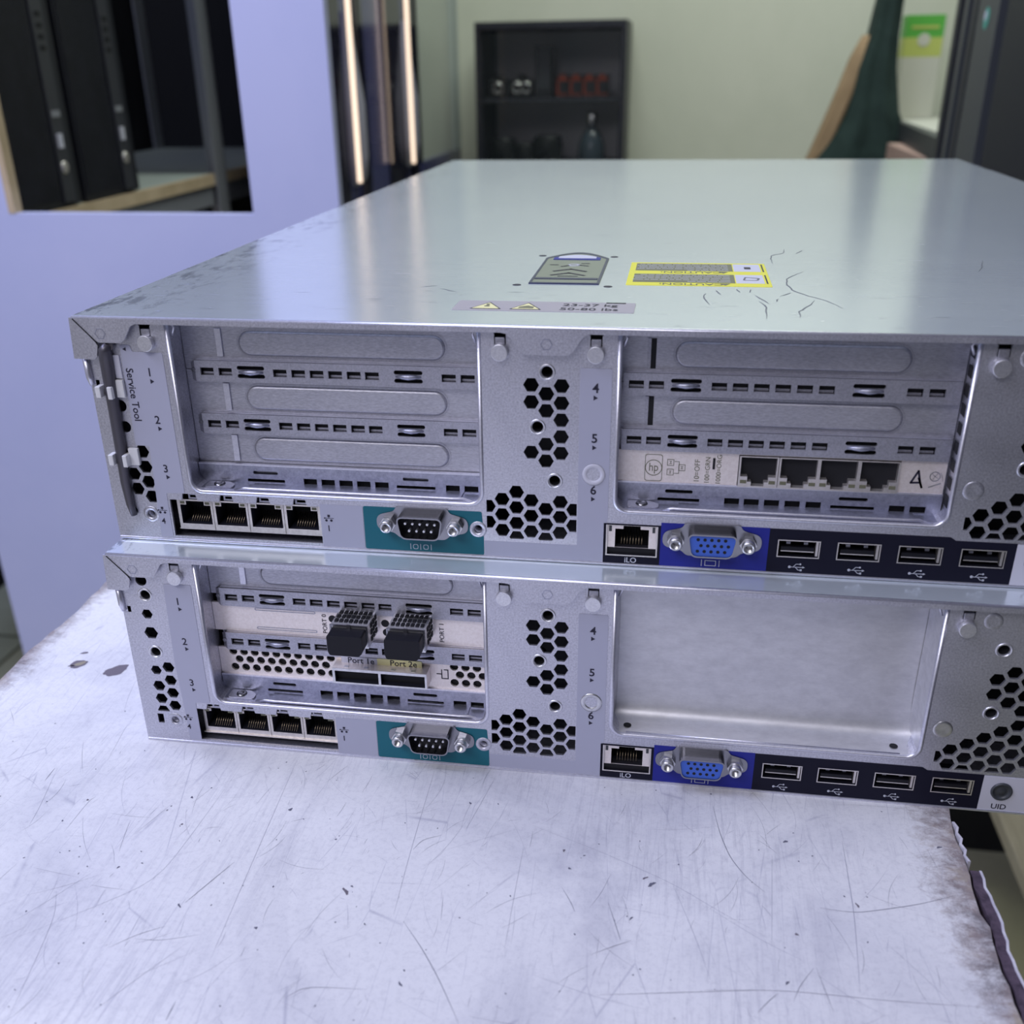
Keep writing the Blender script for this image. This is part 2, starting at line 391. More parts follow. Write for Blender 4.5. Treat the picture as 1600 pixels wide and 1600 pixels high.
    def ribbon(s, pts, wd, d, m, taper=True):
        P = [Vector(p) for p in pts]; k = len(P); L = []; Rr = []
        for i in range(k):
            t = (P[min(i + 1, k - 1)] - P[max(i - 1, 0)]).normalized(); nn = Vector((-t.y, t.x))
            w2 = wd / 2 * ((0.25 + 0.75 * math.sin(math.pi * i / (k - 1))) if taper else 1)
            L.append(P[i] + nn * w2); Rr.append(P[i] - nn * w2)
        return s.add([(p.x, p.y, d) for p in L + Rr], [(i, i + 1, k + i + 1, k + i) for i in range(k - 1)], m)
    def build(s, name, parent=None, label=None, bevel=0.0, seg=2, off=(0, 0, 0), kind=None):
        me = bpy.data.meshes.new(name)
        me.from_pydata([((v[0] - off[0]) * MM, (v[1] - off[1]) * MM, (v[2] - off[2]) * MM) for v in s.v], [], s.f)
        for m in s.mats: me.materials.append(m)
        me.polygons.foreach_set('material_index', s.m); me.polygons.foreach_set('use_smooth', s.sm)
        bm = bmesh.new(); bm.from_mesh(me)
        bmesh.ops.remove_doubles(bm, verts=bm.verts, dist=1e-6)
        bmesh.ops.recalc_face_normals(bm, faces=bm.faces); bm.to_mesh(me); bm.free(); me.update()
        o = bpy.data.objects.new(name, me); COL.objects.link(o)
        if parent: o.parent = parent
        if label: o['label'] = label
        if kind: o['kind'] = kind
        if bevel:
            b = o.modifiers.new('bevel', 'BEVEL'); b.width = bevel * MM; b.segments = seg; b.limit_method = 'ANGLE'; b.angle_limit = math.radians(40)
        return o

def thing(name, label, cat, loc, rotz=0.0, group=None):
    """loc in millimetres of the upper server's face frame"""
    o = bpy.data.objects.new(name, None); COL.objects.link(o); o.empty_display_size = 0.02
    o.location = (loc[0] * MM, loc[1] * MM, loc[2] * MM + FZ); o.rotation_euler = (0, 0, rotz)
    o['label'] = label; o['category'] = cat
    if group: o['group'] = group
    return o
def tag(o, label, cat, group=None):
    o['label'] = label; o['category'] = cat
    if group: o['group'] = group
    return o
def place(o, loc):
    o.location = (loc[0] * MM, loc[1] * MM, loc[2] * MM + FZ); return o

FL = -FZ / MM          # floor height in the millimetre frame
TT = -86.7             # table top

# ------------------------------------------------------------------ setting
def struct(mb, name, loc=(0, 0, 0)):
    o = mb.build(name); o['kind'] = 'structure'; place(o, loc); return o
struct(MB().box(-1900, 2100, -2000, 2800, FL - 60, FL, FLOOR), 'floor')
struct(MB().box(-1900, 2100, 2700, 2780, FL, 2300, WALLG), 'wall_back')
struct(MB().box(1180, 1240, -1900, 2700, FL, 1900, BLKM), 'unseen_dark_wall_right')  # unseen wall, blackened and moved close to darken reflections in the metal
struct(MB().box(-1260, -1200, 700, 2700, FL, 1800, DARK), 'wall_left')  # coloured black to give the darkness behind the wall opening
pw = MB().plate([(-753, FL), (-188, FL), (-188, 1800), (-900, 1800), (-900, 7), (-753, 7)], [rect(-617, -296, 8, 420)], 900, 916, WALLV)
struct(pw, 'wall_partition')
struct(MB().box(150, 1240, -1900, -1840, FL, 1500, DARKG), 'added_dark_wall_front')  # added behind the camera, unseen, to darken the panels' right-hand reflections
ow = MB()
ow.box(-617.5, -609, 899, 916, 8, 420, PINE)
ow.build('trim_1')['kind'] = 'structure'
place(bpy.data.objects['trim_1'], (0, 0, 0))

# ------------------------------------------------------------------ table
tb = thing('table', 'narrow scratched white table with chipped brown edges under the two servers', 'table', (-87, -420, TT))
def jag(n, amp): return [random.uniform(-amp, amp) for _ in range(n)]
ol = [(0, 0)]
ol += [(408 + 0.6 * math.sin(y * 0.11) + random.uniform(-0.5, 0.5) - (1.6 if 352 < y < 372 else 0), y) for y in range(0, 1000, 6)]
ol += [(0 + 0.8 * math.sin(y * 0.09) + random.uniform(-0.6, 0.6), y) for y in range(990, 0, -8)]
MB().plate(ol, [], 0, -18, TABLE, 'xy', wm=CHIP).build('tabletop', tb)
# peeled edging standing off the right edge (starts in front of the servers)
eb = MB()
ys = list(range(0, 377, 4))
for i in range(len(ys) - 1):
    for (xa, xb, za, zb, m) in ((1.0, 4.2, -1.2, -1.6, CHIP), (4.2, 5.0, -0.9, -1.4, CHIPW)):
        ja = 0.5 * math.sin(ys[i] * 0.23) + random.uniform(-.2, .2)
        y0, y1 = ys[i], ys[i + 1]
        k0, k1 = 408 + 0.5 * math.sin(y0 * .2) + 0.3 * math.sin(y0 * .9), 408 + 0.5 * math.sin(y1 * .2) + 0.3 * math.sin(y1 * .9)
        vs = [(k0 + xa, y0, za), (k0 + xb, y0, za), (k1 + xb, y1, za), (k1 + xa, y1, za), (k0 + xa, y0, -24), (k0 + xb, y0, -24), (k1 + xb, y1, -24), (k1 + xa, y1, -24)]
        eb.add(vs, [(0, 1, 2, 3), (4, 7, 6, 5), (0, 4, 5, 1), (1, 5, 6, 2), (2, 6, 7, 3), (3, 7, 4, 0)], m)
eb.build('edge_strip', tb, 'peeling purple-brown edging strip with chipped white rim')
e2 = MB()
ys = list(range(379, 403, 3))
for y0, y1 in zip(ys, ys[1:]):
    a0, a1 = 408.3 + 0.5 * math.sin(y0), 408.3 + 0.5 * math.sin(y1)
    e2.add([(a0, y0, 0.2), (a0 + .9, y0, 0.2), (a1 + .9, y1, 0.2), (a1, y1, 0.2), (a0, y0, -14), (a0 + .9, y0, -14), (a1 + .9, y1, -14), (a1, y1, -14)],
           [(0, 1, 2, 3), (4, 7, 6, 5), (0, 4, 5, 1), (1, 5, 6, 2), (2, 6, 7, 3), (3, 7, 4, 0)], CHIPW)
e2.build('edge_sliver', tb, 'raised white sliver of edging beside the server')
for lx in (14, 364):
    for ly in (20, 930):
        MB().box(lx, lx + 30, ly, ly + 30, FL - TT, -18, GREYM).build('leg', tb, bevel=1.5)
MB().box(20, 388, 28, 42, -80, -18, PALEWOOD).build('apron', tb)
MB().box(20, 388, 938, 952, -80, -18, PALEWOOD).build('apron', tb)

# marks: table-local coordinates x = X+87, y = Y+420
def T2(x, y): return (x + 87, y + 420)
sm = MB()
def curve3(a, b, bend, n=9):
    a, b = Vector(a), Vector(b); d = b - a; nn = Vector((-d.y, d.x))
    return [tuple(a + d * (i / n) + nn * bend * math.sin(math.pi * i / n)) for i in range(n + 1)]
# long scratches where the photo shows them (server frame mm): points, width, pale
LS = [([(4.8, -119.0), (13.4, -105.0), (21.8, -88.5)], 0.13, 1), ([(8.6, -124.8), (24.7, -110.4), (45.4, -90.8), (47.6, -61.2), (49.4, -25.8)], 0.13, 1), ([(28.3, -151.7), (23.1, -126.6), (19.3, -110.6), (13.6, -100.1)], 0.16, 1), ([(59.7, -99.1), (63.1, -90.7), (68.4, -77.9)], 0.3, 0), ([(43.9, -121.2), (50.5, -114.5), (58.0, -109.8)], 0.18, 0), ([(50.4, -116.4), (59.0, -116.0), (71.1, -111.5)], 0.15, 0), ([(50.3, -147.5), (59.6, -130.3), (68.5, -114.9)], 0.14, 1), ([(78.3, -122.4), (76.4, -97.9), (73.7, -63.2), (70.3, -16.9)], 0.16, 1), ([(74.7, -144.8), (74.5, -137.9)], 0.35, 0), ([(106.7, -131.7), (110.2, -127.8), (114.8, -126.4), (130.3, -125.1)], 0.22, 0), ([(134.3, -96.6), (143.1, -107.1), (150.9, -118.1), (159.9, -132.9)], 0.3, 0), ([(130.4, -94.1), (128.6, -63.9), (126.9, -16.5)], 0.18, 1), ([(151.7, -15.9), (148.5, -35.0), (145.8, -50.0)], 0.16, 1), ([(169.7, -43.7), (193.4, -53.2), (220.6, -66.3), (237.3, -78.2), (251.0, -86.7)], 0.2, 1), ([(235.2, -23.3), (237.1, -37.6), (240.3, -50.4), (245.3, -59.6), (251.5, -66.4)], 0.34, 0), ([(198.5, -117.1), (223.1, -112.5), (248.8, -107.8)], 0.2, 0), ([(195.7, -101.8), (203.0, -97.0), (208.1, -94.1)], 0.22, 0), ([(180.5, -112.7), (196.6, -117.4), (214.2, -120.5)], 0.16, 1), ([(168.8, -103.9), (168.3, -77.0), (168.1, -55.8)], 0.15, 1), ([(129.3, -62.7), (131.4, -57.0), (137.8, -53.6)], 0.22, 0), ([(268.7, -71.0), (279.9, -71.6), (291.2, -68.0), (301.3, -64.5), (314.0, -58.5)], 0.32, 0), ([(246.0, -116.6), (249.3, -112.0), (252.5, -108.4)], 0.25, 0), ([(255.0, -47.3), (251.9, -90.4)], 0.16, 1), ([(230.6, -110.5), (254.3, -107.0), (286.6, -106.5), (310.9, -104.9)], 0.2, 0), ([(280.2, -36.2), (279.8, -54.6), (279.4, -72.6), (276.6, -104.9)], 0.9, 1), ([(264.7, -96.5), (266.5, -105.9), (268.0, -113.4)], 0.2, 0), ([(233.0, -76.5), (248.9, -88.1), (261.3, -94.7)], 0.18, 1), ([(263.9, -98.9), (273.7, -107.2), (283.7, -112.7)], 0.18, 1), ([(256.7, -110.9), (259.2, -104.5), (264.1, -96.9)], 0.2, 0), ([(193.6, -82.2), (197.2, -74.3), (199.8, -64.6)], 0.16, 1), ([(199.7, -78.4), (203.6, -90.7), (204.8, -94.6)], 0.25, 0), ([(220.6, -66.3), (227.9, -88.5), (232.6, -106.0)], 0.2, 1), ([(-15.0, -70.2), (-16.6, -61.2), (-23.5, -36.1)], 0.15, 1), ([(1.2, -51.0), (-0.2, -53.1), (-0.1, -71.7)], 0.2, 1), ([(183.8, -73.8), (187.5, -80.2), (189.2, -84.3)], 0.25, 0), ([(-24.0, -44.5), (-24.5, -36.3)], 0.3, 0)]
for pts, wd, pale in LS:
    P = [Vector(T2(*p)) for p in pts]; q = []
    for a, b in zip(P, P[1:]): q += [a.lerp(b, t / 5) for t in range(5)]
    q.append(P[-1])
    for _ in range(3): q = [q[0]] + [(q[k - 1] + q[k] * 2 + q[k + 1]) / 4 for k in range(1, len(q) - 1)] + [q[-1]]
    sm.ribbon(q, min(wd, .32) * .72, 0.06, SCRP if pale else SCR)
for i in range(800):
    x, y = random.uniform(-80, 312), random.uniform(-165, 60)
    if y > -14 and x > -4: continue
    a = random.choice([random.gauss(0.9, 0.35), random.gauss(2.0, 0.5), random.gauss(1.45, .3), random.uniform(0, 3.14)])
    L = random.choice([2, 4, 6, 9, 14, 24]) * random.uniform(.5, 1.3)
    sm.ribbon(curve3(T2(x, y), T2(x + math.cos(a) * L, y + math.sin(a) * L), random.uniform(-.08, .08)), random.uniform(.04, .10), 0.03 + 0.00003 * i, random.choice([SCR, SCRP, SCRP]))
sm.build('scratches', tb, 'fine dark scratches on the white laminate', kind='stuff')
def blob(mb, cx, cy, rx, ry, rot, m, d, n=22, j=.18):
    ph = [random.uniform(0, 6.28) for _ in range(3)]; P = []
    for i in range(n):
        a = 2 * math.pi * i / n; k = 1 + j * (math.sin(2 * a + ph[0]) * .5 + math.sin(3 * a + ph[1]) * .5 + math.sin(7 * a + ph[2]) * .4)
        x, y = rx * k * math.cos(a), ry * k * math.sin(a)
        P.append((cx + x * math.cos(rot) - y * math.sin(rot), cy + x * math.sin(rot) + y * math.cos(rot), d))
    mb.add(P, [tuple(range(n))], m)
gm = MB()
for (x, y, rx, ry, ro, core) in ((-57.5, 40, 4.3, 3.1, .9, 1), (-37, 37, 6.0, 3.8, .8, 0), (-60, 50, 2, .8, .5, 0), (-33, 84, 1.6, .8, .2, 0), (-60, 38, 1.6, .6, .2, 0)):
    blob(gm, x + 87, y + 420, rx, ry, ro, BURN, 0.08); 
    if core: blob(gm, x + 87.6, y + 420.4, rx * .6, ry * .5, ro, BURN2, 0.10)
for k, (px_, py_) in enumerate([(111.6, -86.1), (113.0, -83.5), (213.7, -67.9), (211.4, -65.2), (260.2, -39.5), (185.4, -64.2), (260.1, -83.8), (87.5, -106.3), (29.0, -86.2), (41.2, -61.4), (207.6, -84.5), (38.2, -46.1), (-1.0, -53.2), (78.3, -47.6), (255.5, -104.1), (281.0, -68.0), (313.4, -34.9), (139.6, -121.7), (182.5, -55.4), (144.7, -34.4), (58.3, -100.5)]):
    blob(gm, px_ + 87, py_ + 420, random.uniform(.5, 1.0) * (1.8 if k in (0, 2, 4) else 1), random.uniform(.3, .5) * (1.5 if k in (0, 2, 4) else 1), random.uniform(.4, 2.4), SCR if k % 3 else BURN, 0.09, 18, .45)
for i in range(150):
    x, y = random.uniform(-80, 300), random.uniform(-160, 10)
    if y > -16 and x > -4: continue
    blob(gm, x + 87, y + 420, random.uniform(.15, .5), random.uniform(.12, .3), random.uniform(0, 3), SCR, 0.095, 10)
gm.build('gouges', tb, 'brown gouges and dark specks in the laminate', kind='stuff')

# ------------------------------------------------------------------ servers
RX = 2.0
def hexset():
    H = []
    for x, zs in ((163.6, (66.0, 60.0, 41.9)), (168.8, (63.0, 57.05, 45.0, 38.9)), (174.0, (65.9, 59.9, 53.9, 47.9, 41.9))):
        H += [hexa(x, z) for z in zs]
    for x, zs in ((153.0, (23.7, 17.75, 11.6)), (158.2, (26.7, 20.7, 14.6)), (163.5, (23.7, 17.7, 11.6)), (168.8, (20.6, 14.65)), (174.0, (23.6, 17.75, 11.6))):
        H += [hexa(x, z) for z in zs]
    for x in (158.2, 168.8): H.append(clip(hexa(x, 9.0), 1, 8.3, False))
    for z in (20.8, 14.6): H.append(clip(hexa(147.9, z), 0, 147.2, False)); H.append(clip(hexa(178.9, z), 0, 179.9, True))
    # right hand field
    for x, zs in ((315.5, (25.9, 19.6)), (320.8, (28.9, 22.8)), (326.0, (32.0, 25.9, 19.8, 50.5, 56.5)), (331.2, (35.2, 28.9, 22.8, 47.4, 53.6, 59.7)),
                  (336.4, (38.2, 44.3, 32.0, 25.9, 19.8, 50.5, 56.6, 62.7)), (341.6, (41, 47, 53.2, 59.3, 35, 29, 23, 65.4))):
        H += [hexa(x, z) for z in zs]
    for z in (22.7,): H.append(clip(hexa(310.6, z), 0, 310.6, False))
    for x in (320.8, 331.2): H.append(clip(clip(hexa(x, 17.3), 1, 17.5, False), 1, 30, True))
    return H
RINGS = [(169.0, 70.6), (165.8, 51.2), (171.9, 31.6), (325.9, 68.4), (326.4, 42.7)]

def build_server(kind, label, loc):
    up = kind == 'upper'
    root = thing('rack_server', label, 'server', loc, 0.0, None)
    OX0, OX1, OZ, OTOP = 34.0, 145.8, 20.9, 84.9      # left slot opening
    PX0, PX1 = 193.2, 305.4                           # right slot opening
    # ---- body
    b = MB()
    b.box(1.2, 2.4, 1.0, 664, 0.4, 85.0, SIDE); b.box(442.6, 443.8, 1.0, 664, 0.4, 85.0, SIDE)
    b.box(1.2, 443.8, 0.6, 664, 0.0, 1.0, SIDE); b.box(2.4, 442.6, 662, 664, 1.0, 85.0, SIDE)
    b.build('chassis', root)
    MB().box(3, 442, 44, 46, 1.2, 84.6, DARK).box(147, 192, 43, 44, 1.2, 84, BLKM).build('inner_dark_sheet', root)  # dark sheets added so the space behind the holes reads black
    # ---- rear panel with every cut-out
    def opening(x0, x1):
        r = 5.0
        pts = [(x0, OTOP)]
        pts += [(x0 + r - r * math.cos(math.radians(a)), OZ + r - r * math.sin(math.radians(a))) for a in range(0, 91, 15)]
        pts += [(x1 - r + r * math.sin(math.radians(a)), OZ + r - r * math.cos(math.radians(a))) for a in range(0, 91, 15)]
        pts += [(x1, OTOP)]
        return pts
    out = [(1.4, 0.4), (443.6, 0.4), (443.6, OTOP)] + opening(PX0, PX1)[::-1] + opening(OX0, OX1)[::-1] + [(1.6, OTOP)]
    holes = hexset()
    holes += [circ(x, z, RX, 20) for x, z in RINGS]
    holes += [circ(16.2 if up else 15.2, 10.8, 1.6, 16), circ(143.9, 11.4, 1.6, 16)]
    for x in (26.0, 153.1, 185.4, 312.4): holes.append([(x - 2.0, 79.5), (x + 2.0, 79.5), (x + 2.0, 83), (x + 3, 84.3), (x - 3, 84.3), (x - 2.0, 83)])
    # network port window, with the little scallops above each jack
    np_ = [(24.6, 2.2), (84.0, 2.2), (84.0, 17.2)]
    for xa, xb in ((78.6, 74.2), (64.2, 59.8), (49.8, 45.2), (35.3, 30.2)): np_ += [(xa + .6, 17.2), (xa, 19.8), (xb, 19.8), (xb - .6, 17.2)]
    np_ += [(24.6, 17.2)]; holes.append(np_)
    holes.append(rect(190.3, 209.2, 3.9, 16.1))
    holes += [fillet(rect(113, 133, 8, 17.5), 2), fillet(rect(218, 238, 7.0, 16.4), 2)]
    for ux in (250.6, 270.8, 291.1, 311.5): holes.append(rect(ux, ux + 14.5, 6.9, 13.6))
    holes.append(circ(336, 9.7, 3.6, 24))
    if up:
        holes += [hexa(12.0, 34.0, 2.6)] + [hexa(x, z, 2.75) for x, z in ((16.9, 36), (17.2, 30), (12.0, 27), (17.4, 24), (12.4, 21.0), (17.8, 18))]
        holes += [circ(11.6, 53.5, 2.3, 16), circ(12.0, 45.5, 2.2, 16), circ(9.4, 12.0, 1.4, 12)]
    else:
        holes += [circ(11.4, 74.6, 2.3, 18), circ(12.0, 68.3, 2.1, 18), hexa(11.4, 59.9, 2.3), hexa(11.6, 51.5, 2.9), circ(12.0, 42.8, 2.1, 18), hexa(10.8, 34.3, 2.3)]
        holes += [hexa(x, z, 2.6) for x, z in ((16.2, 36), (16.2, 29.9), (10.8, 26.9), (16.2, 23.9), (10.8, 20.8), (16.2, 17.8))]
        holes += [clip(hexa(10.8, 15.0, 2.6), 1, 14.6, False), rect(7.6, 10.2, 8.8, 13.2)]
    MB().plate(out, holes, 0.0, 1.0, PANEL).build('rear_panel', root)
    # rolled lips round the two slot openings and the sheet behind them
    for x0, x1 in ((OX0, OX1), (PX0, PX1)):
        path = [(x, 0.5, z) for x, z in opening(x0, x1)]
        m = MB().tube(path, 0.9, EDGE, 10)
        q = opening(x0 - .2, x1 + .2)
        n = len(q)
        m.add([(x, 0.5, z) for x, z in q] + [(x, 12.5, z) for x, z in q], [(i, i + 1, n + i + 1, n + i) for i in range(n - 1)], PANEL)
        m.build('opening_lip', root)
    MB().box(1.4, 443.6, -0.5, 0.9, 0.0, 1.0, EDGE).build('bottom_lip', root, bevel=.3)
    # threaded rings
    rg = [(x, z, 2.9) for x, z in RINGS] + ([] if up else [(12.0, 68.3, 3.0), (12.0, 42.8, 3.0)])
    for x, z, r in rg:
        MB().lathe((x, 0, z), 'y', [(r, 0), (r - .1, -.3), (r - .45, -.42), (RX + .1, -.1), (RX - .1, .6)], PINM).lathe((x, 0, z), 'y', [(RX - .1, .6), (RX - .1, 7), (0, 7)], DARK).build('threaded_ring', root)
    for x, z in ((143.9, 11.4), (16.2 if up else 15.2, 10.8)):
        MB().lathe((x, 0, z), 'y', [(3.2, -.05), (3.1, -.2), (1.7, -.25), (1.5, 5)], PANEL).build('screw_boss', root)
    # headed pins hanging in their keyholes
    for i, x in enumerate((26.2, 153.1, 185.4, 312.4)):
        p = MB(); p.box(x - 1.7, x + 1.7, -0.3, 1.5, 77.2, 82.0, BAND); p.cyl((x, 0, 77.2 if i < 3 else 76.2), 'y', 2.9, -2.2, PINM, 28)
        p.build('hanging_pin', root, bevel=.25)
    MB().lathe((185.6, 0, 34.6), 'y', [(4.0, -.15), (3.8, -.45), (2.4, -.1), (2.2, .2), (0, .1)], LABELP if up else BRIGHT).build('round_rivet', root)
    MB().lathe((311.5, 0, 34.6), 'y', [(3.4, -.15), (3.1, -.4), (2.2, -.1), (0, -.7)], PANEL if up else BRIGHT).build('round_rivet', root)
    MB().lathe((320.5, 0, 79.3), 'y', [(3.1, -.05), (2.8, -.3), (1.4, .1), (0, .3)], PANEL).build('round_rivet', root)
    for z in (82.2,):
        for x, sg in ((OX0 + 1, 1), (OX1 - 1, -1), (PX0 + 1, 1), (PX1 - 1, -1)):
            MB().tube([(x + .2 * sg, 1.0, 84), (x + sg * 1.4, 1.5, 82.5), (x + sg * 0.2, 1.5, 79.6)], .45, EDGE, 8).build('retaining_hook', root)
    # ---- lid
    lid = MB()
    lid.plate(fillet([(0, -2.0), (445, -2.0), (445, 559), (0, 559)], 1.0), [rect(152.5, 180.5, 68.5, 70.0)] if False else [], 85.4, 86.5, LID, 'xy')
    lid.tube([(0.3, -1.9, 85.7), (445, -1.9, 85.7)], 0.95, EDGE, 12)
    fl = [(0.6, 86.0), (3.0, 82.6), (6.0, 79.5), (9.3, 77.4), (17.6, 77.4), (19.2, 78.6), (22.2, 83.4), (24, 84.2), (153.5, 84.2), (155.6, 83.8), (157.4, 82.2), (159.9, 78.1),
          (161.9, 77.0), (175.6, 77.0), (177.8, 78.1), (180.6, 82.6), (182.6, 84.2), (421, 84.2), (424, 83.0), (427.5, 77.4), (436, 77.4), (444.4, 86.0)]
    lid.plate(fl, [], -2.9, -2.2, PANEL)
    lid.lines([((0.9, 85.6), (8.6, 77.4)), ((8.6, 77.4), (9.1, 76.0))], .45, -3.0, DARK)
    for x in (10.4, 169.1, 434): lid.plate(hexa(x, 80.6, 2.1), [hexa(x, 80.6, 1.75)], -3.0, -2.85, SIDE)
    lid.box(-0.2, 0.6, -1.6, 559, 79, 85.6, SIDE); lid.box(444.4, 445.2, -1.6, 559, 79, 85.6, SIDE)
    for sx, fx in ((1, 0), (-1, 445)):
        ear = [(fx + sx * x, z) for x, z in ((-0.6, 86.0), (-1.4, 71.4), (6.4, 71.2), (7.6, 72.4), (8.6, 76.3), (7.8, 77.6), (0.2, 86.1))]
        lid.plate(ear, [], -2.85, -2.1, PANEL)
    lidob = lid.build('lid', root)
    MB().box(0, 445, 560.2, 667, 84.6, 86.2, LID).tube([(0, 667, 85.4), (445, 667, 85.4)], .8, EDGE, 8).box(0, 445, 664, 667, 0.5, 85, SIDE).build('front_cover', root)
    hk = MB()
    hk.tube([(1.6, -.6, 71.5), (1.8, -.7, 64), (2.4, -.6, 61.2)], [1.2, 1.2, .9], EDGE, 10)
    hk.box(3.6, 5.0, 0, .6, 60.4, 63, DARK)
    hk.build('side_hook', root)
    # ---- left cage: covers, bands, ledge
    def cover(zc, x0, x1, ox0, ox1, ridge, parent, mt=COVER):
        c = MB()
        c.plate(rect(x0, x1, zc - 9.9, zc + 9.9), [], 11.0, 12.0, mt)
        oval, inn = stadium(ox0, ox1, zc - 4.5, zc + 4.5), stadium(ox0 + .9, ox1 - .9, zc - 3.6, zc + 3.6)
        n = len(oval)
        mid = stadium(ox0 + .35, ox1 - .35, zc - 4.15, zc + 4.15)
        c.add([(x, 11.0, z) for x, z in oval] + [(x, 11.9, z) for x, z in mid], [], mt)
        c.add([(x, 10.98, z) for x, z in oval] + [(x, 10.45, z) for x, z in mid] + [(x, 10.2, z) for x, z in inn],
              [(k * n + i, k * n + (i + 1) % n, (k + 1) * n + (i + 1) % n, (k + 1) * n + i) for k in (0, 1) for i in range(n)], mt, True)
        c.plate(inn, [], 10.2, 10.25, mt, walls=False, back=False)
        # faint pressed groove just outside the raised oval
        o2 = stadium(ox0 - .8, ox1 + .8, zc - 5.3, zc + 5.3); o3 = stadium(ox0 - .25, ox1 + .25, zc - 4.75, zc + 4.75)
        c.plate(o2, [o3], 10.9, 10.95, BAND, walls=False, back=False)
        if ridge == 'up': c.box(ox0 - 8.6, ox0 - 6.2, 10.3, 11.0, zc - 5.0, zc + 5.2, EDGE)
        if ridge == 'down': c.box(ox0 - 8.2, ox0 - 6.4, 10.9, 11.0, zc - 5.2, zc + 5.2, DARK).box(ox0 - 9.4, ox0 - 8.2, 10.5, 11.0, zc - 5.2, zc + 5.2, BAND)
        return c.build('slot_cover', parent, bevel=.12 if ridge == 'up' else 0)
    def band(zc, x0, x1, hx, lens, parent, h=7.7, chamfer=True):
        c = MB(); hl = [rect(x - 2.55, x + 2.55, zc - 1.5, zc + 1.3) for x in hx]
        for lx in lens:
            for dz in (1.5, -1.5):
                hl.append(fillet([(lx - 5.2, zc + dz - .75), (lx + 5.2, zc + dz - .75), (lx + 5.2, zc + dz + .75), (lx, zc + dz + (.35 if dz > 0 else .75)), (lx - 5.2, zc + dz + .75)], .6) if False else stadium(lx - 5.2, lx + 5.2, zc + dz - .75, zc + dz + .75, 5))
        c.plate(rect(x0, x1, zc - h / 2, zc + h / 2), hl, 8.4, 9.4, BAND)
        c.box(x0, x1, 9.0, 10.8, zc + h / 2 - .5, zc + h / 2, EDGE); c.box(x0, x1, 9.0, 10.8, zc - h / 2, zc - h / 2 + .5, BAND)
        for x in hx: c.box(x - 2.4, x + 2.4, 10.2, 10.8, zc - 1.5, zc - .6, BAND)
        for lx in lens:                         # spring lips between the two slots
            c.tube([(lx - 4.6, 8.5, zc), (lx - 2, 8.1, zc), (lx, 7.8, zc), (lx + 2, 8.1, zc), (lx + 4.6, 8.5, zc)], [.4, .9, 1.1, .9, .4], SIDE, 8)
        if chamfer:
            c.add([(x0, 8.4, zc - h / 2), (x0, 8.4, zc + h / 2), (x0 - 2.6, 11, zc + h / 2 - 1.5), (x0 - 2.6, 11, zc - h / 2)], [(0, 1, 2, 3)], BAND)
            c.cyl((x0 - .6, 8.6, zc + .5), 'y', .8, -.5, CHROME, 12)
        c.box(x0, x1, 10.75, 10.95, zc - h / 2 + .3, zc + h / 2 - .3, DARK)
        return c.build('slot_band', parent)
    def ledge(x0, x1, hx, slots, parent):
        c = MB()
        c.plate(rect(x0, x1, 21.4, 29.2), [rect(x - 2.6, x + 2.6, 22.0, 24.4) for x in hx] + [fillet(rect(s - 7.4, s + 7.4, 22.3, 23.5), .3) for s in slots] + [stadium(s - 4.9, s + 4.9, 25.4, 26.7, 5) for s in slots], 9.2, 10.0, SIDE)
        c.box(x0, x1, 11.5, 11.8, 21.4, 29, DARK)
        c.box(x0, x1, 9.1, 10.4, 28.7, 29.3, EDGE)
        prof = [(x0, 21.2, 9.8), (x0 + 11, 21.2, 9.8)]
        c.box(x0, x1, 3.2, 9.3, 20.9, 21.5, SIDE)
        # folded front rib of the ledge, bending down at both ends
        c.tube([(x0 + 16, 3.4, 20.9), (x0 + 20, 2.8, 22.0), (x0 + 24, 2.6, 22.0), (x1 - 12, 2.6, 21.9), (x1 - 8, 2.9, 22.0), (x1 - 5, 3.4, 20.8), (x1 - 3, 3.6, 20.6)], .55, EDGE, 8)
        c.box(x0 + 22, x1 - 9, 2.7, 9.2, 21.6, 22.0, SIDE)
        c.plate(fillet([(x0 + 4, 3.2), (x0 + 15, 3.2), (x0 + 15, 6.5), (x0 + 12, 8.8), (x0 + 4, 8.8)], 1), [], 21.6, 22.1, EDGE, 'xy')
        c.build('cage_ledge', parent)
        MB().lathe((x0 + 9, 6, 22.1), 'z', [(2.2, 0), (2.0, .5), (1.2, .75), (.9, .45), (0, .4)], CHROME, 20).build('cage_screw', parent)
    HXL = [43.2, 50.2, 71.0, 77.9, 84.8, 91.7, 98.6, 105.3, 133.2, 140.0]
    HXR = [198.8, 205.6, 226.7, 233.7, 240.7, 247.7, 254.8, 261.9, 290.0, 297.0]
    ZB = (65.1, 45.2)
    cageL = MB()
    cageL.box(36.0, 146.6, 12.1, 13.0, 20.9, 85, BAND)
    cl = cageL.build('riser_cage', root)
    if up:
        for zc, mt in ((75.1, COVER), (55.0, COVER), (35.2, COVER)): cover(zc, 33.9, 146.2, 55.6 + (75 - zc) * .03, 131.8, 'up', cl)
    else:
        cover(75.1, 33.9, 146.2, 55.6, 131.8, 'up', cl)
    for z in ZB: band(z, 38.6, 146.2, HXL, [60.0, 118.6], cl)
    ledge(34.0, 146.0, [78, 85, 92, 98.9, 105.9, 133, 140], [60.5, 119.0], cl)
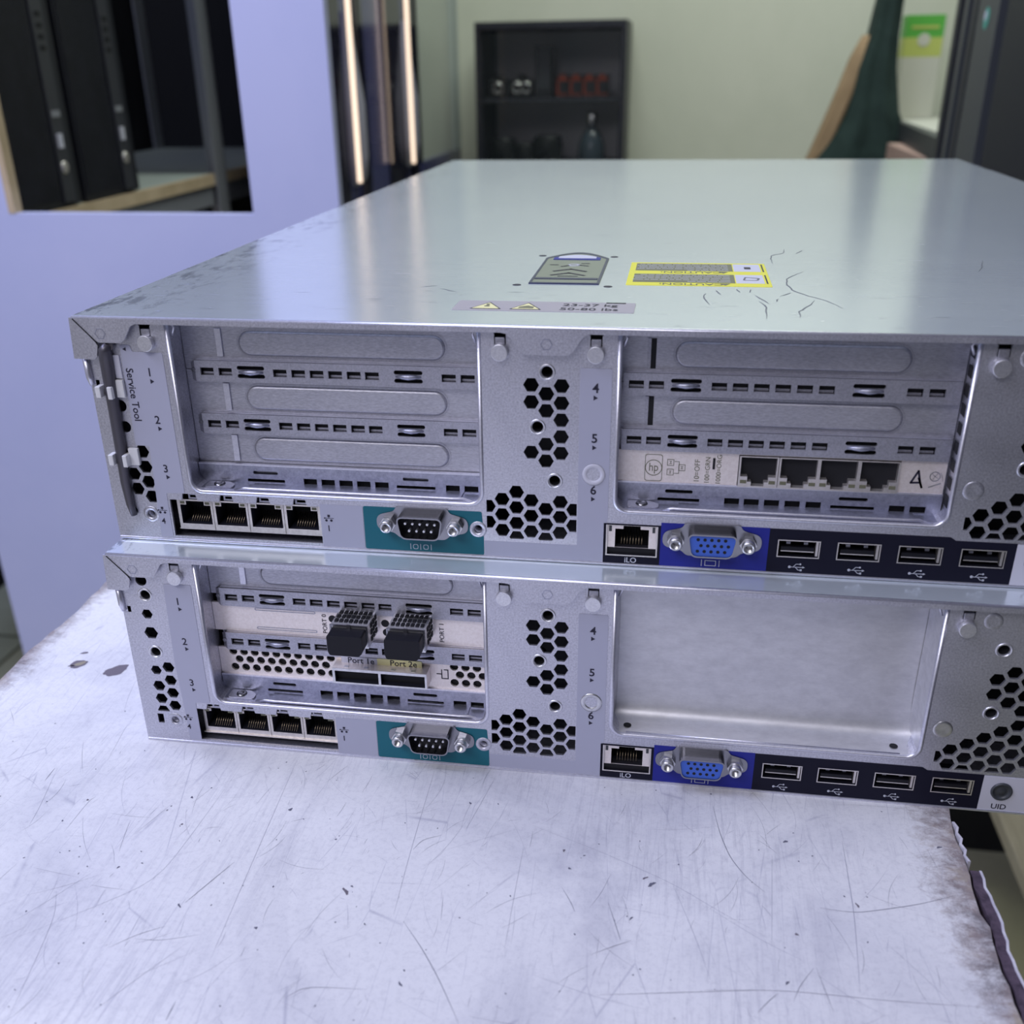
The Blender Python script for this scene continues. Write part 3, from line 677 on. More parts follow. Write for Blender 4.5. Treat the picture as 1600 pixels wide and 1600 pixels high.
    if up:
        cr = MB().box(193.0, 305.8, 12.1, 13.0, 20.9, 85, BAND).build('riser_cage', root)
        for zc in (75.1, 55.0): cover(zc, 193.4, 305.2, 211.4, 288.0, 'down', cr)
        for z in ZB: band(z - .1, 194.4, 304.4, HXR, [215.6, 275.4], cr, chamfer=False)
        ledge(193.6, 304.8, [234.2, 241, 248, 255.1, 262.3, 290.4, 297.3], [215.5, 275.5], cr)
        # vent slats seen on the inner right side wall of the opening
        vs_ = MB()
        for k in range(9): vs_.box(305.1, 305.3, 3.5, 8.5, 26.5 + k * 6.4, 30.2 + k * 6.4, DARK)
        vs_.build('side_vents', cr)
        # four port network card
        nc = MB()
        nh = []
        JX = [242.4, 256.0, 269.4, 282.8]
        nc.plate(rect(193.6, 304.6, 28.6, 41.0), [rect(235.4, 289.6, 28.9, 40.6)], 9.6, 10.4, IVORY)
        jacks = []
        for x in JX:
            j = MB()
            j.plate(rect(x - 6.7, x + 6.7, 29.0, 40.4), [[(x - 6.1, 40.0), (x + 6.1, 40.0), (x + 6.1, 32.9), (x + 3.6, 32.9), (x + 3.6, 31.0), (x + 2.2, 31.0), (x + 2.2, 29.5), (x - 2.2, 29.5), (x - 2.2, 31.0), (x - 3.6, 31.0), (x - 3.6, 32.9), (x - 6.1, 32.9)]], 9.0, 11.8, JACKM)
            j.box(x - 6.1, x + 6.1, 11.6, 11.9, 29.4, 40.2, DARK)
            for s_ in (-1, 1): j.box(x + s_ * 4.9 - 1.1, x + s_ * 4.9 + 1.1, 8.85, 9.0, 30.4, 31.6, OLIVE)
            jacks.append(j)
        pr = nc
        LG = OLIVE
        pr.plate(fillet(rect(203.0, 209.2, 29.6, 39.6), 1), [fillet(rect(203.2, 209.0, 29.8, 39.4), .9)], 9.5, 9.55, LG, walls=False, back=False)
        pr.plate(circ(206.1, 34.6, 3.0, 28), [circ(206.1, 34.6, 2.75, 28)], 9.5, 9.55, LG, walls=False, back=False)
        pr.text('hp', 206.1, 34.7, 4.4, 9.5, LG, sx=.8)
        for (x, z) in ((212.0, 36.8), (212.0, 33.2), (216.0, 35.0)):
            pr.plate(rect(x - 1.2, x + 1.2, z - 1.2, z + 1.2), [rect(x - 1.0, x + 1.0, z - 1.0, z + 1.0)], 9.5, 9.55, LG, walls=False, back=False)
            pr.lines([((x - .4, z - .4), (x + .4, z - .4)), ((x - .4, z + .4), (x + .4, z + .4)), ((x, z + .4), (x, z - .4))], .18, 9.5, LG)
        pr.lines([((213.4, 37.2), (215, 37.2)), ((215, 37.2), (215, 32.8)), ((213.4, 32.8), (215, 32.8))], .2, 9.5, LG)
        pr.text('10=OFF', 221.4, 34.0, 2.6, 9.5, LG, rot=90); pr.text('100=GRN', 225.0, 34.4, 2.4, 9.5, LG, rot=90); pr.text('1000=ORG', 228.9, 34.8, 2.35, 9.5, LG, rot=90)
        pr.box(226.6, 227.4, 9.2, 9.6, 35.0, 39.0, DARK)
        pr.lines([((293.6, 33.0), (295.6, 37.4)), ((295.6, 37.4), (296.6, 33.4)), ((293.6, 33.0), (296.8, 33.2)), ((296.0, 34.8), (297.4, 31.4)), ((296.6, 33.4), (297.4, 31.4))], .7, 9.5, BLACKS)
        pr.lines([((299.6, 31.6), (303.4, 33.2))], .35, 9.5, BRIGHT)
        pr.plate(circ(301.2, 35.6, 1.8, 20), [circ(301.2, 35.6, 1.5, 20)], 9.5, 9.55, BRIGHT, walls=False, back=False)
        pr.lines([((300.2, 36.4), (302.4, 34.8)), ((300.6, 34.6), (302, 36.8)), ((303, 37), (304, 34))], .2, 9.5, BRIGHT)
        card = nc.build('network_card', root, 'ivory network card bracket with four dark jacks')
        for j in jacks: j.build('ethernet_port', card)
    else:
        # fibre card with two optical plugs, perforated card with a double cage
        c1 = MB().plate(rect(33.9, 146.2, 49.2, 61.6), [], 10.2, 11.2, IVORY)
        for z in (59.6, 51.2): c1.plate(stadium(51.5, 76.5, z - .6, z + .6, 4), [stadium(51.9, 76.1, z - .3, z + .3, 4)], 10.1, 10.15, BAND, walls=False, back=False)
        for x, z in ((83.2, 57.4), (83.6, 53.0), (104.4, 57.0), (104.8, 53.0)): c1.plate(circ(x, z, 1.6, 18), [], 10.1, 10.15, DARK, walls=False, back=False)
        c1.text('PORT 0', 79.9, 55.0, 2.6, 10.05, BLACKS, rot=90); c1.text('PORT 1', 126.8, 54.6, 2.6, 10.05, BLACKS, rot=90)
        fc = c1.build('fibre_card', root, 'ivory fibre channel card bracket lettered PORT 0 and PORT 1')
        for x in (86.9, 108.9):
            s_ = MB()
            s_.box(x, x + 14.4, -3.0, 10.2, 53.0, 62.4, BRIGHT)
            for i in range(7):
                for j in range(3): s_.box(x + .8 + i * 1.9, x + 2.1 + i * 1.9, -0.4 + j * 3.2, 1.6 + j * 3.2, 62.4, 62.8, DARK)
            for j in range(3):
                for k in range(3): s_.box(x + 14.4, x + 14.7, 1.0 + j * 3.0, 2.8 + j * 3.0, 54.2 + k * 2.8, 56.0 + k * 2.8, DARK)
            s_.box(x + 6.5, x + 8.0, -3.6, -3.0, 61.0, 63.0, CHROME).box(x - .2, x + .4, -3.4, -2.6, 54, 62.6, CHROME).box(x + 14, x + 14.6, -3.4, -2.6, 54, 62.6, CHROME).box(x, x + 14.4, -3.3, -2.8, 62.0, 62.7, CHROME)
            tr = s_.build('transceiver', fc, 'silver optical transceiver cage')
            q = MB().plate(fillet([(x + .4, 61.4), (x + 13.9, 61.4), (x + 13.9, 54.8), (x + 12.4, 53.0), (x + 1.0, 53.0), (x + .4, 54.8)], .8), [], -9.5, -3.2, BLACK)
            o = q.build('dust_plug', fc, 'black rubber dust plug', bevel=.4)
        hl = []
        for r_, (z, off) in enumerate(((39.6, 0), (36.1, 2.25), (32.4, 0))):
            for k in range(23):
                x = 40.0 + off + k * 4.55
                if x > 144 or 81.5 < x < 131.0: continue
                hl.append(circ(x, z, 1.72, 10))
        c2 = MB().plate(rect(33.9, 146.2, 29.2, 41.4), hl, 10.0, 10.9, IVORY)
        c2.box(37, 146, 11.6, 11.9, 29.5, 41, DARK)
        c2.box(86.0, 100.6, 8.1, 8.3, 38.9, 42.0, LABELP).box(100.6, 118.6, 8.1, 8.3, 38.9, 42.0, PYEL)
        c2.text('Port 1e', 94.0, 40.5, 3.6, 8.0, BLACKS, bold=.03); c2.text('Port 2e', 111.2, 40.5, 3.6, 8.0, BLACKS, bold=.03)
        c2.lines([((124, 36), (126, 36)), ((126, 38), (126, 34)), ((126, 34), (128.5, 34)), ((128.5, 34), (128.5, 38)), ((128.5, 38), (127, 38))], .4, 9.9, BLACKS)
        pc = c2.build('perforated_card', root, 'perforated ivory card bracket')
        qs = MB()
        qs.plate(fillet(rect(83.4, 121.4, 32.2, 39.2), .5), [rect(84.4, 102.0, 33.0, 38.0), rect(103.0, 120.6, 33.0, 38.0)], 3.6, 9.9, BRIGHT, wm=BLKM)
        qs.box(84.4, 102, 6.4, 9.7, 33.0, 38.0, DARK).box(103, 120.6, 6.4, 9.7, 33.0, 38.0, DARK).box(83.4, 121.4, 3.7, 9.9, 39.1, 39.25, IVORY).box(121.3, 121.45, 3.7, 9.9, 32.4, 39.1, IVORY)
        for x in (88, 96, 107, 115): qs.box(x, x + 1.8, 4.4, 6.0, 39.2, 39.35, BRIGHT)
        qs.build('double_port_cage', pc, 'bright double port cage')
        # blank tray closing the right hand bay
        bt = MB()
        P_ = []
        prof = [(1.6, 21.2), (7.0, 21.3), (9.6, 21.7), (11.6, 22.7), (13.0, 24.4), (13.9, 27.0), (14.4, 31.0), (14.7, 36.0), (14.8, 42), (14.8, 84.6)]
        vs = [(x, y, z) for x in (194.0, 304.6) for y, z in prof]; n = len(prof)
        bt.add(vs, [(i, i + 1, n + i + 1, n + i) for i in range(n - 1)], BLANK, True)
        pr2 = [(303.6, 14.4), (304.6, 12.0), (304.9, 1.4)]
        bt.add([(x, y, z) for x, y in pr2 for z in (21.4, 84.6)], [(0, 1, 3, 2), (2, 3, 5, 4)], BLANK, True)
        pr3 = [(194.6, 14.4), (193.8, 12.0), (193.6, 1.4)]
        bt.add([(x, y, z) for x, y in pr3 for z in (21.4, 84.6)], [(0, 1, 3, 2), (2, 3, 5, 4)], BLANK, True)
        bt.tube([(199, 1.8, 21.3), (299, 1.8, 21.3)], .35, EDGE, 8)
        for x in (199.3, 297.6): bt.cyl((x, 6.2, 21.5), 'z', 1.5, .12, DARK, 18)
        bt.build('blank_tray', root, 'plain pale blank plate filling the empty slot bay')
    # ---- stickers (thin films on the panel with cut-outs)
    ST0, ST1 = -0.14, -0.01
    def film(out_, hl, m): return MB().plate(out_, hl, ST0, ST1, m)
    TXT = -0.2
    if up:
        lb = film(fillet([(15.4, 73.8), (15.4, 76.2), (19.3, 76.2), (19.8, 73.7), (31.2, 73.6), (31.2, 20.0), (23.8, 19.8), (23.8, 1.6), (18.8, 1.6), (19.2, 12), (20.2, 38.5), (14.8, 38.5)], .7), [], LABEL)
        lb.text('Service Tool', 17.5, 57.8, 3.9, TXT, BLACKS, rot=-90, bold=.05)
        lb.add([(16.3, TXT, 74.6), (17.6, TXT, 75.3), (17.6, TXT, 73.9)], [(0, 1, 2)], BLACKS)
    else:
        lb = film(fillet([(20.4, 73.8), (31.6, 73.8), (31.6, 20.2), (25.4, 20.2), (25.4, 1.8), (20.2, 1.8), (20.2, 12), (19.4, 38)], .7), [], LABEL)
    nx = 25.4
    for t, z in (('1', 66.3), ('2', 48.5), ('3', 29.5)):
        lb.text(t, nx - .2, z, 4.3, TXT, BLACKS, bold=.06)
        lb.add([(nx - .4, TXT, z - 4.1), (nx - .4, TXT, z - 2.3), (nx + 1.1, TXT, z - 3.2)], [(0, 1, 2)], BLACKS)
    def lan(mb, x, z):
        mb.box(x - .5, x + .5, TXT, TXT + .05, z + .5, z + 1.4, BLACKS); mb.box(x - 1.9, x + 1.9, TXT, TXT + .05, z - .1, z + .1, BLACKS)
        mb.box(x - .1, x + .1, TXT, TXT + .05, z - .1, z + .5, BLACKS)
        for d in (-1, .9): mb.plate(circ(x + d, z - .9, .5, 10), [], TXT, TXT + .05, BLACKS)
        mb.plate(circ(x - 1.6, z, .3, 8), [], TXT, TXT + .05, BLACKS)
    lan(lb, 21.0, 12.6); lb.text('4', 20.8, 8.0, 3.4, TXT, BLACKS, bold=.04)
    lb.build('slot_number_label', root)
    # centre label 4 5 6
    lc = film(fillet([(180.2, 1.2), (190.0, 1.2), (190.0, 16.6), (191.0, 17.2), (191.0, 72.3), (180.2, 72.3)], .8), [circ(185.6, 34.6, 4.1, 24)], LABEL)
    for t, z in (('4', 65.4), ('5', 47.7), ('6', 28.6)):
        lc.text(t, 185.6, z, 4.5, TXT, BLACKS, bold=.09)
        lc.add([(184.9, TXT, z - 4.1), (184.9, TXT, z - 2.3), (186.4, TXT, z - 3.2)], [(0, 1, 2)], BLACKS)
    lc.build('slot_number_label', root)
    lg = film([(84.2, 1.2), (180.2, 1.2), (180.2, 7.0), (146.2, 7.0), (146.2, 1.3), (100.6, 1.3), (100.6, 18.3), (84.2, 18.3)], [], LABEL)
    lan(lg, 87.3, 12.8); lg.text('1', 87.0, 8.6, 3.4, TXT, BLACKS, bold=.04)
    lg.build('base_label', root)
    tl = film(fillet([(100.8, 1.2), (146.0, 1.2), (146.0, 8.4), (145.4, 18.4), (100.8, 18.4)], .8), [fillet(rect(105, 141, 6.2, 18.2), 4), circ(143.9, 11.4, 3.3, 20)] if False else [fillet(rect(113, 133, 8, 17.5), 2), circ(143.9, 11.4, 1.9, 16)], TEAL)
    sx_ = 118.0
    tl.lines([((118.2, 2.0), (118.2, 4.2)), ((122.0, 2.0), (122.0, 4.2)), ((126.0, 2.0), (126.0, 4.2))], .25, TXT, WHITEP)
    for x in (120.1, 124.0): tl.plate(fillet(rect(x - 1.0, x + 1.0, 2.1, 4.1), .8), [fillet(rect(x - .78, x + .78, 2.3, 3.9), .7)], TXT, TXT + .05, WHITEP)
    tl.build('serial_label', root, 'teal label around the serial port')
    il = film(rect(189.7, 210.0, 0.6, 16.4), [rect(190.5, 209.0, 4.0, 16.0)], STRIP)
    il.text('iLO', 199.6, 2.3, 2.9, TXT, WHITEP, bold=.03)
    il.build('management_label', root, 'black label lettered iLO')
    vl = film(rect(210.0, 247.5, 0.6, 17.6), [fillet(rect(218, 238, 7, 16.4), 2)], BLUEL)
    vl.plate(rect(226.0, 230.0, 1.8, 4.0), [rect(226.25, 229.75, 2.05, 3.75)], TXT, TXT + .05, WHITEP).lines([((224.9, 1.7), (224.9, 4.1)), ((231.1, 1.7), (231.1, 4.1))], .25, TXT, WHITEP)
    vl.build('video_label', root, 'blue label around the video port')
    ul = film([(247.5, 0.6), (329.0, 0.6), (329.0, 16.3), (309.2, 16.3), (307.3, 17.5), (247.5, 17.5)], [rect(u + .1, u + 14.4, 7.0, 13.5) for u in (250.6, 270.8, 291.1, 311.5)], STRIP)
    for u in (257.9, 278.1, 298.4, 318.8):
        ul.lines([((u - 2.4, 3.2), (u + 2.2, 3.2)), ((u - 1.2, 3.2), (u - .2, 4.4)), ((u - .2, 4.4), (u + 1.0, 4.4)), ((u - .4, 3.2), (u + .6, 2.1)), ((u + .6, 2.1), (u + 1.6, 2.1))], .22, TXT, WHITEP)
        ul.plate(circ(u - 2.4, 3.2, .5, 10), [], TXT, TXT + .04, WHITEP); ul.plate(rect(u + 1.2, u + 1.9, 1.75, 2.45), [], TXT, TXT + .04, WHITEP); ul.plate(circ(u + 1.2, 4.4, .35, 8), [], TXT, TXT + .04, WHITEP)
        ul.add([(u + 2.0, TXT, 3.6), (u + 2.0, TXT, 2.8), (u + 2.9, TXT, 3.2)], [(0, 1, 2)], WHITEP)
    ul.build('usb_label', root, 'black label with four white usb symbols')
    wl = film([(329.0, 0.6), (347, 0.6), (347, 16.0), (329.0, 16.0)], [circ(336, 9.7, 3.8, 24)], LABELP)
    wl.text('UID', 336.2, 2.7, 3.2, TXT, BLACKS, bold=.04)
    wl.build('indicator_label', root, 'pale label lettered UID')
    MB().lathe((336, 0, 9.7), 'y', [(3.8, -.1), (3.7, -.7), (3.1, -.9), (2.8, -.2), (2.0, .1), (1.6, -.2), (0, -.4)], DARKG).build('indicator_button', root)
    # ---- network jacks
    jb = MB().box(25.6, 83.8, 2.6, 12, 4.0, 4.4, JACKM).box(25.4, 84.2, 11.8, 12.2, 2.2, 19.6, DARK).build('jack_block', root)
    for i in range(4):
        x = 26.2 + i * 14.2
        j = MB()
        j.plate([(x, 4.2), (x + 14.4, 4.2), (x + 14.4, 16.6), (x, 16.6)], [[(x + 1.2, 6.6), (x + 13.4, 6.6), (x + 13.4, 14.4), (x + 10.9, 14.4), (x + 10.9, 16.0), (x + 3.7, 16.0), (x + 3.7, 14.4), (x + 1.2, 14.4)]], 2.2 if up else 3.2, 11.5, JACKM, wm=BLKM)
        for xa in (x + 1.0, x + 11.0): j.plate(rect(xa, xa + 2.6, 14.5, 16.2), [rect(xa + .35, xa + 2.25, 14.8, 15.9)], 2.0 if up else 3.0, 2.3 if up else 3.2, JACKM); j.box(xa + .35, xa + 2.25, 2.15, 2.19, 14.8, 15.9, OLIVE)
        j.plate(rect(x + 4.9, x + 9.7, 16.4, 19.6), [rect(x + 5.6, x + 9.0, 17.4, 18.4)], 2.6, 3.0, BAND)
        for k in range(8): j.tube([(x + 4.0 + k * .95, 4.2, 6.9), (x + 4.0 + k * .95, 9.5, 10.6)], .16, GOLD, 6)
        j.build('ethernet_port', jb)
    # management jack
    im = MB()
    im.plate(rect(190.6, 209.0, 4.0, 16.0), [rect(191.1, 208.5, 4.5, 15.9)], -.4, 2.0, JACKM, wm=BLACK)
    im.plate(rect(191.1, 208.5, 7.0, 15.9), [[(193.8, 7.01), (205.8, 7.01), (205.8, 14.3), (202.8, 14.3), (202.8, 15.7), (196.7, 15.7), (196.7, 14.3), (193.8, 14.3)]], .4, 2.4, IVORY)
    im.box(191.1, 208.5, .8, 3.0, 4.4, 7.2, DARK).box(191.2, 208.4, 9.4, 9.8, 4.4, 15.9, DARK)
    im.box(193.6, 193.8, 2.4, 9.4, 7, 14.5, BLACK).box(205.8, 206.0, 2.4, 9.4, 7, 14.5, BLACK)
    for x in (191.6, 207.0): im.box(x, x + 1.0, .3, .45, 13.2, 15.4, DARKG)
    for k in range(8): im.tube([(196.0 + k * 1.05, 2.6, 7.4), (196.0 + k * 1.05, 8.6, 11.5)], .15, GOLD, 6)
    im.build('management_port', root)
    # serial and video connectors
    def dsub(name, cx, cz, inner, rows, male, lbl=None):
        r = MB()
        r.plate(fillet([(cx - 17.2, cz + 2.8), (cx - 10.6, cz + 4.6), (cx - 9.6, cz + 6.4), (cx + 9.6, cz + 6.4), (cx + 10.6, cz + 4.6), (cx + 17.2, cz + 2.8), (cx + 17.2, cz - 2.8), (cx + 10.6, cz - 4.0), (cx + 8.6, cz - 6.0), (cx - 8.6, cz - 6.0), (cx - 10.6, cz - 4.0), (cx - 17.2, cz - 2.8)], 2.6), [], -.7, 1.2, CHROME)
        o1, o2 = dshape(cx, cz, 17.4, 8.8, 1.5, 2.4), dshape(cx, cz, 16.4, 7.8, 1.4, 2.1)
        r.plate(o1, [o2], -5.6, -.7, CHROME)
        r.plate(o2, [], -5.0 if not male else -1.0, -.8, inner)
        for nn, z, x0, st in rows:
            for k in range(nn):
                x = cx + x0 + k * st
                if male: r.cyl((x, -1.0, cz + z), 'y', .45, -3.4, BRIGHT, 8)
                else: r.plate(circ(x, cz + z, .62, 10), [], -5.05, -5.0, DARK)
        d = r.build(name, root, lbl)
        for sx in (-12.55, 12.55):
            m = MB().plate(hexa(cx + sx, cz, 3.0), [], -3.0, -.7, BRIGHT)
            m.lathe((cx + sx, 0, cz), 'y', [(2.3, -3), (2.4, -5.2), (2.1, -5.7), (1.35, -5.7), (1.2, -2.5), (0, -2.5)], BRIGHT, 20)
            m.build('screw_post', d)
    dsub('serial_port', 123.1, 12.6, BLACK, [(5, 1.4, -5.5, 2.75), (4, -1.4, -4.1, 2.75)], True)
    dsub('video_port', 227.9, 11.7, VGAB, [(5, 2.3, -4.9, 2.35), (5, .1, -3.8, 2.35), (5, -2.1, -4.9, 2.35)], False)
    for u in (250.6, 270.8, 291.1, 311.5):
        q = MB().plate(rect(u, u + 14.5, 6.9, 13.6), [rect(u + .38, u + 14.12, 7.28, 13.22)], -.35, 9.0, JACKM, wm=BLACK)
        q.box(u + .5, u + 14, 8.6, 9, 7.3, 13.2, DARK).box(u + 1.3, u + 12.6, .6, 8.6, 8.8, 10.6, BLACK)
        q.box(u + 1.3, u + 12.6, .5, .62, 8.8, 9.15, JACKM)
        for k in (3.2, 9.2): q.box(u + k, u + k + 1.4, 2.0, 2.8, 11.0, 11.9, BAND)
        q.box(u + 13.1, u + 13.9, .1, 4, 7.6, 13.0, JACKM)
        q.build('usb_port', root)
    # ---- power supply beyond the frame's right edge
    ps = MB().plate(rect(350, 440, 4, 80), [circ(378, 42, 17, 30), rect(404, 430, 24, 48)], -1.0, .2, PANEL)
    for k in range(4): ps.plate(circ(378, 42, 15 - k * 4, 28), [circ(378, 42, 14 - k * 4, 28)], -1.0, -.4, EDGE)
    ps.lines([((361, 42), (395, 42)), ((378, 25), (378, 59))], 1.0, -.9, EDGE)
    ps.box(404, 430, 5, 6, 24, 48, BLACK).box(349.5, 440.5, .2, .9, 3.5, 80.5, BAND)
    for x in (412, 417, 422): ps.box(x, x + 1.4, -1, 5, 33, 39, BRIGHT)
    pso = ps.build('power_supply', root)
    MB().tube([(398, -1, 60), (398, -16, 62), (398, -18, 66), (398, -16, 72), (398, -1, 74)], 1.6, BLACK, 10).build('handle', pso)
    return root, lidob

srv, lid = build_server('upper', 'upper silver rack server with warning labels on its lid and two rows of slots', (0, 0, 0))
# clip-on hex key beside the slot label
tool = MB()
tool.tube([(11.9, -1.6, 76.6), (10.6, -2.2, 74.6), (10.2, -1.6, 72), (9.8, -1.3, 60), (9.2, -1.2, 40), (8.6, -1.2, 24), (8.8, -1.2, 15), (9.6, -1.2, 10.4)], [1.6, 2.2, 2.4, 2.3, 2.1, 1.9, 1.5, 1.2], TOOLM, 12)
tool.cyl((11.9, -2.2, 76.4), 'y', 2.2, 1.6, TOOLM, 16)
to = tool.build('service_tool', srv, 'dark grey key tool clipped beside the slot label')
for z, x in ((60.0, 0.5), (34.0, 1.5)):
    c = MB(); c.box(5.0, 7.0, -4.2, -.2, z - 2.6, z + 1.6, CLIPM).box(9.2 + x, 11.0 + x, -4.4, -.2, z - 3.0, z + 1.6, CLIPM).box(10.5 + x, 14.4 + x, -1.6, -.1, z - 3.0, z + 3.6, CLIPM).box(5.2, 12, -.8, -.1, z - 1, z + 1, CLIPM)
    c.build('clip', to, 'white nylon clip', bevel=.3)
MB().box(11.0, 14.6, -.6, 0, 64.0, 72.4, LABELP).build('sticker_tab', srv)

# labels on the upper lid
LZ = 86.5
g = MB().plate(fillet(rect(132.5, 196.5, 19.8, 36.4), .8), [], LZ, LZ + .12, PINKG, 'xy')
for x0, xm in ((138.4, 'b'), (152.6, 'h')):
    tri = [(x0, 22.2), (x0 + 11.6, 22.2), (x0 + 5.8, 33.8)]
    g.plate(fillet(tri, .8), [], LZ + .12, LZ + .18, BLACKS, 'xy'); g.plate(fillet([(x0 + .9, 22.8), (x0 + 10.7, 22.8), (x0 + 5.8, 32.4)], .5), [], LZ + .18, LZ + .24, PYEL, 'xy')
    if xm == 'b': g.plate(circ(x0 + 5.8, 26.5, 1.1, 10), [], LZ + .24, LZ + .28, OLIVE, 'xy'); g.lines([((x0 + 5.8, 27), (x0 + 5.8, 30.2))], 1.1, LZ + .26, OLIVE, 'xy')
    else: g.plate([(x0 + 3, 23.8), (x0 + 8.4, 23.8), (x0 + 8.6, 26.4), (x0 + 6.2, 28.4), (x0 + 3.4, 26.4)], [], LZ + .24, LZ + .28, OLIVE, 'xy')
g.text('23-37 kg', 180.6, 31.0, 5.6, LZ + .2, BLACKS, 'xy', bold=.04); g.text('50-80 lbs', 180.6, 24.3, 5.6, LZ + .2, BLACKS, 'xy', bold=.04)
g.text('000-0000', 134.6, 28, 1.6, LZ + .2, BLACKS, 'xy', rot=90) if False else None
g.box(186, 193, 34.8, 36.2, LZ + .12, LZ + .2, DARK)
g.build('weight_label', lid, 'greyish weight warning label with two yellow triangles')
y = MB().plate(fillet(rect(191.0, 246.6, 70.8, 122.0), .8), [], LZ, LZ + .12, YEL, 'xy')
for y0, y1 in ((77.0, 95.0), (102.5, 119.5)):
    y.plate(rect(193.4, 233.0, y0, y1), [], LZ + .12, LZ + .16, OLIVE, 'xy'); y.plate(rect(233.4, 244.2, y0, y1), [], LZ + .12, LZ + .16, LABELP, 'xy')
    y.lines([((245.2, y0), (245.2, y1))], .6, LZ + .17, BLACKS, 'xy')
    y.text('CAUTION:', 216, y0 - 3.0, 5.2, LZ + .2, OLIVE, 'xy', rot=180, bold=.05)
    y.add([(227, y0 - 1, LZ + .2), (231, y0 - 1, LZ + .2), (229, y0 - 5.2, LZ + .2)], [(0, 1, 2)], OLIVE)
    for k in range(5):
        yy = y1 - 2.2 - k * 3.4
        x = 231.0
        while x > 196 + (k == 4) * 18:
            L = random.uniform(1.2, 4.2); y.lines([((x, yy), (x - L, yy))], .75, LZ + .2, LABELP, 'xy'); x -= L + 1.0
    cy_ = (y0 + y1) / 2
    if y0 < 90: y.plate(fillet([(236, cy_ - 3), (242, cy_ - 3), (243, cy_ + 2), (237, cy_ + 4)], 1), [fillet([(236.8, cy_ - 2.2), (241.4, cy_ - 2.2), (242, cy_ + 1.2), (237.6, cy_ + 3)], 1)], LZ + .2, LZ + .22, SCRIB, 'xy')
    else: y.box(237.8, 240.4, cy_ - 3, cy_ + 2, LZ + .16, LZ + .2, BLACKS)
y.build('caution_label', lid, 'yellow caution label with two grey text boxes')
def arch(x0, x1, y0, y1, rise, n=14):
    return [(x0, y0), (x1, y0), (x1, y1)] + [(x1 + (x0 - x1) * i / n, y1 + rise * math.sin(math.pi * i / n)) for i in range(1, n)] + [(x0, y1)]
a = MB().plate(arch(153.0, 180.6, 70.5, 130, 15), [arch(154.0, 179.6, 72.5, 128.5, 13)], LZ, LZ + .4, NAVYF, 'xy')
a.plate(arch(154.0, 179.6, 72.0, 128.5, 13), [], LZ, LZ + .3, BADGE, 'xy')
a.plate(arch(156.5, 177.1, 125.0, 130.5, 7), [], LZ + .3, LZ + .5, BLUEL, 'xy'); a.plate(arch(158.5, 175.1, 128.0, 132.0, 5), [], LZ + .5, LZ + .6, LABELP, 'xy')  # reflection in the latch recess painted as blue and pale arches
a.plate(rect(154.2, 179.4, 79.0, 82.0), [], LZ + .3, LZ + .5, NAVYF, 'xy')
for yy in (88, 97): a.lines([((160, yy), (166.6, yy + 5.2)), ((166.6, yy + 5.2), (173.2, yy))], 1.5, LZ + .4, BLACKS, 'xy')
a.lines([((163, 86), (170.6, 86)), ((162, 108), (165, 111)), ((169, 112), (173, 110)), ((170, 116), (173, 116)), ((157, 112), (160, 112))], 1.1, LZ + .4, BLACKS, 'xy')
a.plate(circ(167, 112, 2.6, 14), [circ(167, 112, 1.7, 14)], LZ + .3, LZ + .4, LABELP, 'xy')
a.build('latch_badge', lid, 'olive lid latch badge with two chevrons and dark rim')
for x, yy in ((148.8, 67.8), (184.4, 67.0), (150.4, 137.0), (182.6, 136.0)):
    MB().plate(circ(x, yy, 1.7, 16), [], LZ, LZ + .1, BLACKS, 'xy').build('lid_dimple', lid)
sc = MB()
for pts in ([(258.6, 162.9), (257, 152), (251.5, 144), (250.2, 136), (250.5, 123.5)], [(261.3, 105.4), (257, 97), (253.4, 88), (252.4, 76), (253.4, 66), (258, 55), (263.4, 47.3), (267.6, 34.2)],
            [(259.7, 46.9), (256, 36), (252.5, 28), (251.7, 18)], [(221.4, 57), (220.4, 48), (222.4, 36.8)], [(239.0, 54.8), (243.1, 40)], [(239.7, 44), (242, 34), (240.6, 15.0)],
            [(225, 63.5), (226.8, 54.6)], [(252.7, 60.8), (248, 54)], [(246.8, 49), (246, 44)], [(233, 66), (234, 60)], [(238, 66), (237.5, 60)], [(120, 58), (128, 52)], [(112, 60), (118, 64)],
            [(330, 110), (334, 122), (338, 138)], [(262, 150), (266, 160)]):
    P = [Vector(p) for p in pts]; q = []
    for i in range(len(P) - 1):
        for t in (0, .33, .66): q.append(P[i].lerp(P[i + 1], t) + Vector((random.uniform(-.3, .3), random.uniform(-.3, .3))))
    q.append(P[-1]); sc.ribbon(q, .55, LZ + .06, SCRIB)
rs = random.Random(8)
for i in range(150):
    x, yy = rs.uniform(5, 440), rs.uniform(2, 60) if i % 3 else rs.uniform(2, 300)
    L = rs.uniform(1, 9); sc.ribbon([(x, yy), (x + L * .5, yy + rs.uniform(-.3, .3)), (x + L, yy + rs.uniform(-.3, .3))], rs.uniform(.15, .35), LZ + .05 + .0002 * i, rs.choice([SCRIB, EDGE, EDGE]))
sc.build('lid_scratches', lid, 'thin curly dark scratches on the lid', kind='stuff')

srv2, lid2 = build_server('lower', 'lower silver rack server with two black fibre plugs and an empty slot bay', (2.2, -12.0, TT))

